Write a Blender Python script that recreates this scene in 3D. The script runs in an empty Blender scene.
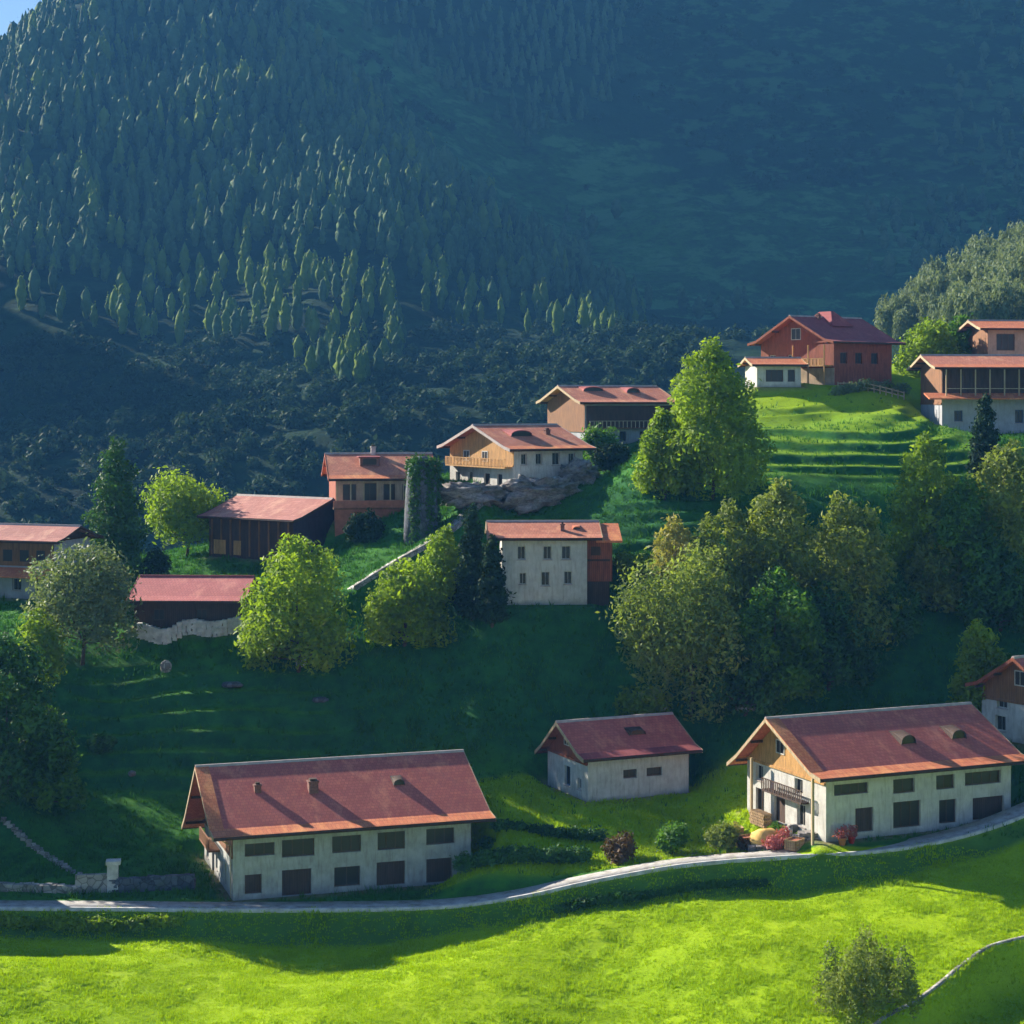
import bpy, math, random
import numpy as np
from mathutils import Vector, Matrix

random.seed(7)
rng = np.random.default_rng(11)
PI = math.pi
sc = bpy.context.scene
COL = sc.collection

# ------------------------------------------------------------------ camera
FPX = 1911.0      # focal length in pixels of a 1024 px frame
HOR = 400.0       # picture row of the horizon
cam_d = bpy.data.cameras.new("camera"); cam = bpy.data.objects.new("camera", cam_d); COL.objects.link(cam)
cam_d.sensor_width = 36.0; cam_d.lens = 36.0 * FPX / 1024.0
cam_d.shift_y = -(512.0 - HOR) / 1024.0
cam.location = (0, 0, 0); cam.rotation_euler = (math.radians(90), 0, 0)
cam_d.clip_start = 1.0; cam_d.clip_end = 12000.0
sc.camera = cam

# ------------------------------------------------------------------ sky and sun
SUN_EL = 25.0
sun_dir = Vector((-0.79, 0.613, 0)).normalized() * math.cos(math.radians(SUN_EL)) + Vector((0, 0, math.sin(math.radians(SUN_EL))))
world = bpy.data.worlds.new("World"); sc.world = world; world.use_nodes = True
wn = world.node_tree; bg = wn.nodes["Background"]
sky = wn.nodes.new("ShaderNodeTexSky"); sky.sky_type = 'NISHITA'; sky.sun_disc = False
sky.sun_elevation = math.radians(SUN_EL); sky.sun_rotation = math.atan2(sun_dir.x, sun_dir.y)
sky.air_density = 0.8; sky.dust_density = 0.2; sky.ozone_density = 3.0
wn.links.new(sky.outputs[0], bg.inputs[0]); bg.inputs[1].default_value = 0.052
sd = bpy.data.lights.new("sun", 'SUN'); sd.energy = 5.0; sd.angle = math.radians(0.53); sd.color = (1.0, 0.90, 0.74)
so = bpy.data.objects.new("sun", sd); COL.objects.link(so)
so.rotation_euler = sun_dir.to_track_quat('Z', 'Y').to_euler(); so.location = (-200, 300, 300)
sc.view_settings.view_transform = 'Standard'; sc.view_settings.look = 'None'
sc.view_settings.gamma = 1.0; sc.view_settings.use_curve_mapping = False
sc.view_settings.exposure = 1.5
sc.cycles.max_bounces = 6; sc.cycles.diffuse_bounces = 2; sc.cycles.glossy_bounces = 2
sc.cycles.transmission_bounces = 3; sc.cycles.transparent_max_bounces = 6; sc.cycles.volume_bounces = 0
sc.cycles.use_denoising = True
sc.cycles.use_adaptive_sampling = True; sc.cycles.adaptive_threshold = 0.03

# ------------------------------------------------------------------ numbers
def at(px, py, D):
    return Vector(((px - 512.0) / FPX * D, D, (HOR - py) / FPX * D))

def _hash(ix, iy, s):
    h = (ix.astype(np.int64) * 374761393 + iy.astype(np.int64) * 668265263 + s * 974711) & 0xffffffff
    h = ((h ^ (h >> 13)) * 1274126177) & 0xffffffff
    return ((h ^ (h >> 16)) & 0xffff) / 65535.0

def vnoise(x, y, s=0):
    x = np.asarray(x, float); y = np.asarray(y, float)
    ix = np.floor(x); iy = np.floor(y); fx = x - ix; fy = y - iy
    fx = fx * fx * (3 - 2 * fx); fy = fy * fy * (3 - 2 * fy)
    a = _hash(ix, iy, s); b = _hash(ix + 1, iy, s); c = _hash(ix, iy + 1, s); d = _hash(ix + 1, iy + 1, s)
    return (a * (1 - fx) + b * fx) * (1 - fy) + (c * (1 - fx) + d * fx) * fy - 0.5

def fbm(x, y, s=0, n=4):
    r = 0; a = 1.0
    for i in range(n):
        r = r + a * vnoise(np.asarray(x) * 2 ** i + 17 * i, np.asarray(y) * 2 ** i - 9 * i, s + i); a *= 0.5
    return r

def sstep(a, b, x):
    t = np.clip((x - a) / (b - a), 0, 1); return t * t * (3 - 2 * t)

# ------------------------------------------------------------------ the lie of the land
# control points: picture column, picture row and distance of a spot of ground
CP = [
 # meadow
 (0,1100,122),(512,1100,123),(1024,1100,122),
 (0,1024,131),(300,1024,131),(512,1024,131),(800,1010,132),(1024,1000,132),
 (0,975,139),(300,970,144),(600,958,145),(850,930,144),(1024,898,146),
 (0,930,150),(100,927,151),(250,927,151.5),(400,927,151.5),(600,912,150),(800,882,152),(1024,836,155),
 # road line
 (0,906,155),(210,906,155),(450,903,155.5),(560,889,156),(700,866,156),(850,851,156),(950,833,158),(1024,806,160),
 # behind the road, house pads
 (60,885,160),(100,862,166),(0,845,167),(0,780,176),(230,868,165),(340,865,166),(450,862,167),(230,838,172),(400,832,173),
 (470,872,160),(470,842,165),(540,850,163),(620,848,163),(700,846,163),(760,838,162),(470,812,170),(505,800,172),(520,784,176),
 (585,803,173),(545,792,176),(690,789,177),(640,822,167),(740,808,170),(500,775,180),(600,772,182),(680,765,184),
 (900,828,164),(1000,812,166),(830,800,172),(950,780,173),(820,718,186),(950,705,188),(1015,748,175),(1080,740,176),(1060,715,182),
 # middle slope
 (0,800,178),(100,795,180),(200,800,180),(300,790,181),(400,780,181),
 (20,700,190),(100,705,190),(200,700,190.5),(300,695,191),(400,690,191),(450,700,190),(480,740,184.5),(560,705,188),(640,715,186),
 (20,645,197),(240,650,197),(380,655,195),(480,645,194),
 (545,603,197),(510,606,197),(600,602,198),(620,655,192),(700,700,187),(800,690,187),(900,680,189),(1000,670,190),
 (700,620,194.5),(800,610,196),(900,600,197),(1000,600,197),
 (540,560,206),(620,530,209),(700,530,206),(800,520,208),(900,520,209),(1000,520,210),
 # upper slope
 (640,470,219),(720,460,221),(780,450,223),(880,440,226),(950,450,224),(1010,445,226),(660,440,234),(740,425,236),(830,415,240),(900,415,238),
 (640,452,246),(600,480,234),
 (770,392,254),(850,384,257),(900,382,262),(960,428,246),(1024,432,246),(1020,388,262),
 (530,512,218),(470,515,216),(560,480,228),(380,545,216),(420,540,214),(350,588,205),(290,562,222),(220,562,228),(100,588,220),(30,603,214),
 (120,628,202),(240,628,202),(420,620,199),(0,622,206),(190,612,210),
 # crest and the fall behind it
 (0,575,236),(120,560,240),(230,540,246),(340,510,244),(440,478,246),(530,462,246),(620,430,260),(700,400,268),(780,382,266),(860,372,275),
]
CW = [ # plain world points (x, y, z)
 (-50,262,-26),(-20,262,-20),(0,268,-16),(20,285,-12),(38,290,-6),(50,300,0),(75,300,8),
 (-60,300,-48),(-20,310,-45),(20,325,-38),(50,340,-25),(60,330,-8),
 (-95,155,-43),(-90,190,-36),(-90,230,-27),(-100,280,-40),(-140,170,-45),(-140,250,-38),(-80,130,-44),
 (90,160,-30),(90,200,-18),(95,245,3),(110,290,14),(150,200,-10),(150,280,20),
 (-60,100,-42),(0,100,-43),(60,100,-42),
 (76,380,5),(90,400,11),(110,410,25),(74,420,6),(105,470,22),(130,440,34),(180,400,55),(66,360,2),(85,340,10),(120,340,24),
 (60,450,-30),(20,420,-75),(-60,400,-75),(-140,400,-70),(-300,400,-50),(-300,250,-45),(-300,600,-10),(-430,760,140),(-500,900,235),(-600,1000,230),(-600,600,20),(-600,300,-20),  # high points far left: unseen spur raised to shade the valley side
 (300,300,60),(300,450,90),(350,700,60),(500,500,140),(400,200,40),
]
CF = [
 (0,530,480),(300,500,490),(520,460,500),(640,440,520),
 (-200,450,640),(0,420,620),(150,410,625),(300,400,630),(450,390,650),(600,380,680),(750,370,740),(900,380,760),
 (-200,300,780),(0,270,760),(150,265,760),(300,270,770),(450,290,790),(600,310,830),(750,300,870),(900,290,880),
 (-250,200,880),(0,140,870),(150,130,880),(300,135,890),(420,170,900),(550,230,940),(700,230,990),(850,220,1010),(1024,190,1030),
 (-250,120,980),(-60,85,960),(60,16,985),(150,20,985),(300,10,1000),(380,75,1010),(480,130,1040),(620,150,1090),(800,130,1130),(1024,100,1150),
 (400,20,1110),(520,60,1120),
 (-120,90,1020),(-20,52,1010),(22,33,1010),(50,5,1030),(110,-80,1080),(250,-150,1130),(400,-100,1190),(600,-20,1230),(800,-40,1290),(1024,-60,1300),
 (-120,150,1150),(10,110,1150),(100,-60,1200),(200,-330,1290),(330,-370,1330),(600,-160,1450),(900,-230,1550),(1200,-200,1500),  # peak above the frame, raised to throw shade over the right mountain
 (0,170,1500),(-200,200,1500),(200,-200,1600),(1024,-100,1800),(600,-100,1800),(1300,100,1100),(1300,250,900),
]
def _feat(X, Y):
    X = np.asarray(X, float); Y = np.asarray(Y, float)
    return np.stack([X / Y * 2.9, np.log(Y) * 1.9], -1)
_P = [tuple(at(*p)) for p in CP] + list(CW) + [tuple(at(*p)) for p in CF]
_P = np.array(_P, float); _C = _feat(_P[:, 0], _P[:, 1])
def _phi(r2): return 0.5 * r2 * np.log(np.maximum(r2, 1e-12))
_r2 = ((_C[:, None] - _C[None]) ** 2).sum(-1); n = len(_C)
_A = np.zeros((n + 3, n + 3)); _A[:n, :n] = _phi(_r2) + np.eye(n) * 2e-5
_A[:n, n] = 1; _A[:n, n + 1:] = _C; _A[n, :n] = 1; _A[n + 1:, :n] = _C.T
# interpolated quantity: height divided by distance keeps near and far in balance
_w = np.linalg.solve(_A, np.concatenate([_P[:, 2] / _P[:, 1], [0, 0, 0]]))
def base_h(X, Y):
    X = np.asarray(X, float); Y = np.asarray(Y, float); sh = X.shape
    c = _feat(X.ravel(), Y.ravel()); out = np.zeros(len(c))
    for i in range(0, len(c), 20000):
        cc = c[i:i + 20000]; r2 = ((cc[:, None] - _C[None]) ** 2).sum(-1)
        out[i:i + 20000] = _phi(r2) @ _w[:n] + _w[n] + cc @ _w[n + 1:]
    return (out * Y.ravel()).reshape(sh)

def polyline(pts, step=0.8):
    out = []
    P = [Vector(p) for p in pts]
    P = [P[0] * 2 - P[1]] + P + [P[-1] * 2 - P[-2]]
    for i in range(1, len(P) - 2):
        a, b, c, d = P[i - 1:i + 3]; m = max(2, int((c - b).length / step))
        for k in range(m):
            t = k / m
            out.append(0.5 * ((2 * b) + (c - a) * t + (2 * a - 5 * b + 4 * c - d) * t * t + (3 * b - a - 3 * c + d) * t ** 3))
    out.append(P[-2]); return out

def line_field(X, Y, pts):
    """distance, signed side and height of the nearest point of a line"""
    best = np.full(X.shape, 1e9); side = np.zeros(X.shape); zz = np.zeros(X.shape)
    for a, b in zip(pts[:-1], pts[1:]):
        dx, dy = b.x - a.x, b.y - a.y; L2 = dx * dx + dy * dy + 1e-9
        t = np.clip(((X - a.x) * dx + (Y - a.y) * dy) / L2, 0, 1)
        d = np.hypot(X - a.x - t * dx, Y - a.y - t * dy)
        s = np.sign(dx * (Y - a.y) - dy * (X - a.x)); m = d < best
        best = np.where(m, d, best); side = np.where(m, s, side); zz = np.where(m, a.z + t * (b.z - a.z), zz)
    return best, side, zz

ROAD = polyline([at(*p) for p in [(-160,905,155.2),(0,904.5,155.2),(110,905,155.2),(230,906,155.0),(380,905,155.0),(455,902,155.3),(520,893,155.8),(570,882,156.3),(620,872,156.6),(680,862,156.8),(760,855,156.4),(860,849,156.0),(925,840,157.2),(985,824,159.2),(1040,802,161.5),(1120,770,165)]], 1.2)
EDGE = polyline([at(*p) for p in [(845,1075,124.5),(880,1016,130.5),(925,990,133.5),(965,966,137.0),(1000,950,139.5),(1060,938,141),(1180,930,143)]], 0.8)
LANE = polyline([at(*p) for p in [(350,590,203.5),(385,568,206),(420,548,209),(448,530,212),(468,512,215),(478,500,217)]], 1.0)

def height(X, Y):
    X = np.asarray(X, float); Y = np.asarray(Y, float)
    z = base_h(X, Y)
    px = 512 + FPX * X / Y; 
    near = 1 - sstep(285, 330, Y)
    z = z + near * (fbm(X * 0.09, Y * 0.09, 3, 4) * 0.55)
    far = sstep(420, 640, Y)
    rg = fbm(X * 0.007, Y * 0.005, 21, 5)
    z = z + far * (rg * 30 + fbm(X * 0.05, Y * 0.03, 33, 3) * 5)
    # terraces, steps that follow the contour
    def terr(z, mask, step, sharp, seed):
        zz = (z + fbm(X * 0.05, Y * 0.05, seed, 3) * 2.0) / step; f = zz - np.floor(zz)
        g = np.where(f < sharp, f / sharp * 0.15, 0.15 + (f - sharp) / (1 - sharp) * 0.85)
        return z + mask * (g - f) * step
    m1 = sstep(-47, -41, X) * (1 - sstep(-20, -15, X)) * sstep(179, 182, Y) * (1 - sstep(192, 197, Y))
    z = terr(z, m1, 1.55, 0.55, 51)
    m2 = sstep(18, 26, X) * (1 - sstep(50, 58, X)) * sstep(214, 220, Y) * (1 - sstep(244, 250, Y))
    z = terr(z, m2, 1.3, 0.62, 52)
    m3 = sstep(6, 12, X) * (1 - sstep(18, 24, X)) * sstep(198, 204, Y) * (1 - sstep(232, 240, Y))
    z = terr(z, m3, 1.3, 0.66, 53)
    # far terraced pasture
    zt = (z + rg * 6) / 5.0; f = zt - np.floor(zt); g = np.where(f < .7, f / .7 * .35, .35 + (f - .7) / .3 * .65)
    mt = sstep(820, 860, Y) * (1 - sstep(1020, 1060, Y)) * sstep(10, 60, X)
    z = z + mt * (g - f) * 5.0
    # road bench and its bank
    d, s, rz = line_field(X, Y, ROAD)
    d = np.where(Y > 175, 50, d)
    z = np.where(d < 12, z + (rz - z) * (1 - sstep(1.3, 3.2, d)), z)
    bank = np.where(s < 0, sstep(1.2, 2.8, d) * (1 - sstep(3.5, 16, d)), 0) * (d < 17)
    z = z - bank * 1.25
    # lane bench up to the hill houses
    d, s, rz = line_field(X, Y, LANE); d = np.where((Y > 225) | (Y < 195), 50, d)
    z = z + (rz - z) * (1 - sstep(1.0, 3.5, d))
    # field edge with the drop to the lower right
    d, s, rz = line_field(X, Y, EDGE)
    low = (s < 0) & (Y < 150) & (X > 10)
    z = z - np.where(low, 3.0 * sstep(0.1, 1.9, d) * (1 - 0.75 * sstep(3.0, 8, d)), 0)
    # level pads under the houses
    for (cx, cy, yaw, L, W, zp, mg) in PADS:
        c, s_ = math.cos(yaw), math.sin(yaw)
        u = (X - cx) * c + (Y - cy) * s_; v = -(X - cx) * s_ + (Y - cy) * c
        dd = np.maximum(np.maximum(-u, u - L), np.maximum(-v, v - W))
        z = z + (zp - z) * (1 - sstep(0.2, mg, dd))
    return z
PADS = []
def H(x, y): return float(height(np.array([x]), np.array([y]))[0])

# ------------------------------------------------------------------ node helpers
def new_mat(name):
    m = bpy.data.materials.new(name); m.use_nodes = True; nt = m.node_tree
    return m, nt, nt.nodes["Principled BSDF"]
def N(nt, t, **kw):
    nd = nt.nodes.new(t)
    for k, v in kw.items(): setattr(nd, k, v)
    return nd
def setv(nd, **kw):
    for k, v in kw.items():
        nd.inputs[k.replace('_', ' ')].default_value = v
def ramp(nt, fac, stops):
    r = N(nt, "ShaderNodeValToRGB"); e = r.color_ramp.elements
    while len(e) < len(stops): e.new(0.5)
    for el, (p, c) in zip(e, stops): el.position = p; el.color = (c[0], c[1], c[2], 1)
    nt.links.new(fac, r.inputs[0]); return r.outputs[0]
def noise(nt, vec, scale, detail=4, rough=0.55):
    t = N(nt, "ShaderNodeTexNoise"); setv(t, Scale=scale, Detail=detail, Roughness=rough)
    nt.links.new(vec, t.inputs["Vector"]); return t.outputs["Fac"]
def mapping(nt, vec, scale=(1, 1, 1), rot=(0, 0, 0)):
    m = N(nt, "ShaderNodeMapping"); m.inputs["Scale"].default_value = scale; m.inputs["Rotation"].default_value = rot
    nt.links.new(vec, m.inputs[0]); return m.outputs[0]
def coord(nt, kind="Object"): return N(nt, "ShaderNodeTexCoord").outputs[kind]
def mixc(nt, fac, a, b, mode='MIX'):
    m = N(nt, "ShaderNodeMix", data_type='RGBA', blend_type=mode)
    for sock, v in ((0, fac), (6, a), (7, b)):
        if hasattr(v, "links") or isinstance(v, bpy.types.NodeSocket): nt.links.new(v, m.inputs[sock])
        else: m.inputs[sock].default_value = (*v, 1) if isinstance(v, tuple) else v
    return m.outputs[2]
def bump(nt, bsdf, h, strength, dist):
    b = N(nt, "ShaderNodeBump"); setv(b, Strength=strength, Distance=dist)
    nt.links.new(h, b.inputs["Height"]); nt.links.new(b.outputs[0], bsdf.inputs["Normal"])
def sc3(c, k): return tuple(min(1, x * k) for x in c)

def m_plaster(name, c, dirt=0.5):
    m, nt, b = new_mat(name); v = coord(nt)
    n1 = noise(nt, v, 0.9, 6, 0.65); n2 = noise(nt, mapping(nt, v, (3, 3, 0.5)), 1.2, 5, 0.6)
    col = ramp(nt, n1, [(0.3, sc3(c, 1 - 0.45 * dirt)), (0.62, c)])
    col = mixc(nt, ramp(nt, n2, [(0.48, (0, 0, 0)), (0.72, (dirt * .8,) * 3)]), col, (0.19, 0.16, 0.13))
    # splashed foot of the wall
    sx = N(nt, "ShaderNodeSeparateXYZ"); nt.links.new(v, sx.inputs[0])
    ad = N(nt, "ShaderNodeMath", operation='ADD'); nt.links.new(sx.outputs[2], ad.inputs[0]); nt.links.new(n1, ad.inputs[1])
    foot = ramp(nt, ad.outputs[0], [(0.55, (0.55,) * 3), (1.0, (0, 0, 0))])
    col = mixc(nt, foot, col, (0.22, 0.22, 0.22))
    nt.links.new(col, b.inputs["Base Color"]); setv(b, Roughness=0.92)
    bump(nt, b, noise(nt, v, 6, 5, 0.7), 0.5, 0.04); return m

def m_wood(name, c, c2=None, vert=True):
    m, nt, b = new_mat(name); v = coord(nt); c2 = c2 or sc3(c, 0.5)
    sx = N(nt, "ShaderNodeSeparateXYZ"); nt.links.new(v, sx.inputs[0])
    a = N(nt, "ShaderNodeMath", operation='ADD'); nt.links.new(sx.outputs[0], a.inputs[0]); nt.links.new(sx.outputs[1], a.inputs[1])
    cb = N(nt, "ShaderNodeCombineXYZ"); nt.links.new(a.outputs[0] if vert else sx.outputs[2], cb.inputs[0])
    w = N(nt, "ShaderNodeTexWave"); setv(w, Scale=1.5, Distortion=0.0); nt.links.new(cb.outputs[0], w.inputs[0])
    n1 = noise(nt, mapping(nt, v, (1, 1, 0.2) if vert else (0.3, 0.3, 2)), 3.0, 5, 0.6)
    col = ramp(nt, n1, [(0.3, c2), (0.65, c)])
    col = mixc(nt, ramp(nt, w.outputs[1], [(0.0, (0.7,) * 3), (0.12, (0, 0, 0))]), col, sc3(c2, 0.3))
    nt.links.new(col, b.inputs["Base Color"]); setv(b, Roughness=0.8); bump(nt, b, w.outputs[1], 0.5, 0.03); return m

def m_tiles(name, c, c2, row=0.17, moss=0.35):
    m, nt, b = new_mat(name); v = coord(nt)
    sx = N(nt, "ShaderNodeSeparateXYZ"); nt.links.new(v, sx.inputs[0])
    cb = N(nt, "ShaderNodeCombineXYZ"); nt.links.new(sx.outputs[0], cb.inputs[0])
    k = N(nt, "ShaderNodeMath", operation='MULTIPLY'); k.inputs[1].default_value = 0.36 / row
    nt.links.new(sx.outputs[2], k.inputs[0]); nt.links.new(k.outputs[0], cb.inputs[1])
    br = N(nt, "ShaderNodeTexBrick"); nt.links.new(cb.outputs[0], br.inputs[0])
    br.inputs["Color1"].default_value = (*c, 1); br.inputs["Color2"].default_value = (*c2, 1)
    br.inputs["Mortar"].default_value = (*sc3(c2, 0.66), 1)
    setv(br, Scale=1.0, Mortar_Size=0.018, Mortar_Smooth=0.3, Bias=0.1, Brick_Width=0.34, Row_Height=0.36)
    n1 = noise(nt, v, 0.45, 5, 0.6)
    col = mixc(nt, ramp(nt, n1, [(0.35, (0.0,) * 3), (0.75, (0.55,) * 3)]), br.outputs[0], sc3(c2, 0.62))
    n2 = noise(nt, mapping(nt, v, (1.5, 0.35, 0.35)), 1.6, 5, 0.7)
    col = mixc(nt, ramp(nt, n2, [(0.55, (0, 0, 0)), (0.8, (moss,) * 3)]), col, (0.13, 0.10, 0.08))
    n3 = noise(nt, mapping(nt, v, (0.5, 0.16, 0.5)), 1.0, 6, 0.7)
    col = mixc(nt, ramp(nt, n3, [(0.54, (0, 0, 0)), (0.66, (0.5,) * 3)]), col, tuple(min(1, q * w_) for q, w_ in zip(c, (1.3, 1.7, 1.4))))
    nt.links.new(col, b.inputs["Base Color"]); setv(b, Roughness=0.85)
    bump(nt, b, br.outputs[1], -0.6, 0.03); return m

def m_stone(name, c, c2, scale=1.6):
    m, nt, b = new_mat(name); v = coord(nt)
    vo = N(nt, "ShaderNodeTexVoronoi"); vo.feature = 'F1'; setv(vo, Scale=scale); nt.links.new(v, vo.inputs["Vector"])
    ve = N(nt, "ShaderNodeTexVoronoi"); ve.feature = 'DISTANCE_TO_EDGE'; setv(ve, Scale=scale); nt.links.new(v, ve.inputs["Vector"])
    bw = N(nt, "ShaderNodeRGBToBW"); nt.links.new(vo.outputs["Color"], bw.inputs[0])
    col = ramp(nt, bw.outputs[0], [(0.2, c2), (0.7, c)])
    col = mixc(nt, ramp(nt, ve.outputs[0], [(0.0, (0.8,) * 3), (0.09, (0, 0, 0))]), col, sc3(c2, 0.4))
    col = mixc(nt, ramp(nt, noise(nt, v, 0.8, 5), [(0.5, (0, 0, 0)), (0.75, (0.5,) * 3)]), col, (0.07, 0.085, 0.04))
    nt.links.new(col, b.inputs["Base Color"]); setv(b, Roughness=0.93)
    bump(nt, b, ve.outputs[0], 0.8, 0.08); return m

def m_rock(name, c, c2):
    m, nt, b = new_mat(name); v = coord(nt)
    n1 = noise(nt, v, 0.45, 8, 0.7); n2 = noise(nt, mapping(nt, v, (1, 1, 2.4)), 1.6, 8, 0.75)
    col = ramp(nt, n2, [(0.32, sc3(c2, .45)), (0.45, c2), (0.62, c)])
    col = mixc(nt, ramp(nt, n1, [(0.5, (0, 0, 0)), (0.68, (0.8,) * 3)]), col, (0.07, 0.10, 0.035))
    nt.links.new(col, b.inputs["Base Color"]); setv(b, Roughness=0.95); bump(nt, b, n2, 1.0, 0.35); return m

def m_plain(name, c, rough=0.7, var=0.25, scale=2.0, metal=0.0):
    m, nt, b = new_mat(name); v = coord(nt)
    col = ramp(nt, noise(nt, v, scale, 5), [(0.3, sc3(c, 1 - var)), (0.7, sc3(c, 1 + var * 0.5))])
    nt.links.new(col, b.inputs["Base Color"]); setv(b, Roughness=rough, Metallic=metal); return m

def m_leaf(name, c, c2, trans=0.45, scale=0.35, spec=0.25):
    m, nt, b = new_mat(name); v = coord(nt)
    at_ = N(nt, "ShaderNodeAttribute"); at_.attribute_name = "tone"
    n1 = noise(nt, v, scale, 3)
    f = N(nt, "ShaderNodeMath", operation='MULTIPLY_ADD'); nt.links.new(at_.outputs["Fac"], f.inputs[0]); f.inputs[1].default_value = 0.5
    nt.links.new(n1, f.inputs[2])
    col = ramp(nt, f.outputs[0], [(0.35, c2), (0.95, c)])
    nt.links.new(col, b.inputs["Base Color"]); setv(b, Roughness=0.6)
    b.inputs["Specular IOR Level"].default_value = spec
    tr = N(nt, "ShaderNodeBsdfTranslucent"); nt.links.new(mixc(nt, 1.0, col, (1.0, 1.0, 0.45), 'MULTIPLY'), tr.inputs[0])
    mx = N(nt, "ShaderNodeMixShader"); mx.inputs[0].default_value = trans
    nt.links.new(b.outputs[0], mx.inputs[1]); nt.links.new(tr.outputs[0], mx.inputs[2])
    nt.links.new(mx.outputs[0], nt.nodes["Material Output"].inputs[0]); return m

def m_ground():
    m, nt, b = new_mat("grass_ground"); v = coord(nt)
    big = noise(nt, v, 0.035, 5, 0.6); mid = noise(nt, v, 0.5, 6, 0.7); fine = noise(nt, mapping(nt, v, (1, 0.45, 1)), 4.0, 5, 0.75)
    a = ramp(nt, mid, [(0.28, (0.25, 0.41, 0.002)), (0.5, (0.30, 0.47, 0.002)), (0.75, (0.35, 0.51, 0.003))])
    a = mixc(nt, ramp(nt, big, [(0.35, (0, 0, 0)), (0.7, (0.6,) * 3)]), a, (0.46, 0.58, 0.003))
    a = mixc(nt, ramp(nt, fine, [(0.35, (0.3,) * 3), (0.6, (0, 0, 0))]), a, (0.12, 0.22, 0.004))
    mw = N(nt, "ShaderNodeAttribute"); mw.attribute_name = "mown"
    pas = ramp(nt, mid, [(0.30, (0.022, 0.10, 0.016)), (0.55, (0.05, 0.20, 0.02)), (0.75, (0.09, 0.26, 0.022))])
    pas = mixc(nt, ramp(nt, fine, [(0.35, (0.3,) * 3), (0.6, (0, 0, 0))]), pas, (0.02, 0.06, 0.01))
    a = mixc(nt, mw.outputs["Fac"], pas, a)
    at_ = N(nt, "ShaderNodeAttribute"); at_.attribute_name = "bare"
    bare = ramp(nt, noise(nt, v, 0.9, 5, 0.7), [(0.3, (0.12, 0.085, 0.05)), (0.7, (0.36, 0.27, 0.17))])
    a = mixc(nt, at_.outputs["Fac"], a, bare)
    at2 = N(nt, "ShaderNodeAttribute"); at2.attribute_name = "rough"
    a = mixc(nt, at2.outputs["Fac"], a, ramp(nt, mid, [(0.3, (0.012, 0.07, 0.022)), (0.7, (0.032, 0.16, 0.038))]))  # slope and bank shade put into the grass colour
    nt.links.new(a, b.inputs["Base Color"]); setv(b, Roughness=0.9); b.inputs["Specular IOR Level"].default_value = 0.1
    ad = N(nt, "ShaderNodeMath", operation='ADD'); nt.links.new(mid, ad.inputs[0]); nt.links.new(fine, ad.inputs[1])
    bump(nt, b, ad.outputs[0], 0.55, 0.22); return m

def m_mountain():
    m, nt, b = new_mat("mountain_ground"); v = coord(nt)
    big = noise(nt, v, 0.006, 6, 0.6); mid = noise(nt, mapping(nt, v, (1, 0.6, 1)), 0.03, 6, 0.65); fine = noise(nt, v, 0.18, 5, 0.7)
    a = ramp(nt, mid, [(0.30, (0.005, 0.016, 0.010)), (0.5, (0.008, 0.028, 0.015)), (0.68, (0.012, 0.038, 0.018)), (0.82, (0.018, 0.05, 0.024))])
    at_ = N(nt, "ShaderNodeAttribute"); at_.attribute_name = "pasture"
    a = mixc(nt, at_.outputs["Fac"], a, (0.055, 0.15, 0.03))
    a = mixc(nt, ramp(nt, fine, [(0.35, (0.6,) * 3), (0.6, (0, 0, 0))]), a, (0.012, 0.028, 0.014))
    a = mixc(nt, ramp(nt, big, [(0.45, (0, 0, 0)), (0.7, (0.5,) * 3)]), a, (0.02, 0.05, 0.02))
    pt = noise(nt, mapping(nt, v, (1, .8, 2.2)), 0.034, 8, 0.72)
    pm = N(nt, 'ShaderNodeMath', operation='MULTIPLY'); nt.links.new(ramp(nt, pt, [(0.50, (0, 0, 0)), (0.58, (1,) * 3)]), pm.inputs[0]); nt.links.new(ramp(nt, at_.outputs['Fac'], [(0.05, (0.12,) * 3), (0.25, (0.85,) * 3)]), pm.inputs[1])
    a = mixc(nt, pm.outputs[0], a, (0.085, 0.19, 0.06))
    a = mixc(nt, ramp(nt, pt, [(0.30, (0.8,) * 3), (0.40, (0, 0, 0))]), a, (0.006, 0.015, 0.010))
    a = mixc(nt, ramp(nt, noise(nt, v, 0.045, 6, 0.7), [(0.72, (0, 0, 0)), (0.75, (0.7,) * 3)]), a, (0.22, 0.22, 0.20))
    nt.links.new(a, b.inputs["Base Color"]); setv(b, Roughness=0.95); b.inputs["Specular IOR Level"].default_value = 0.05
    bump(nt, b, fine, 0.6, 2.0); return m

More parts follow.
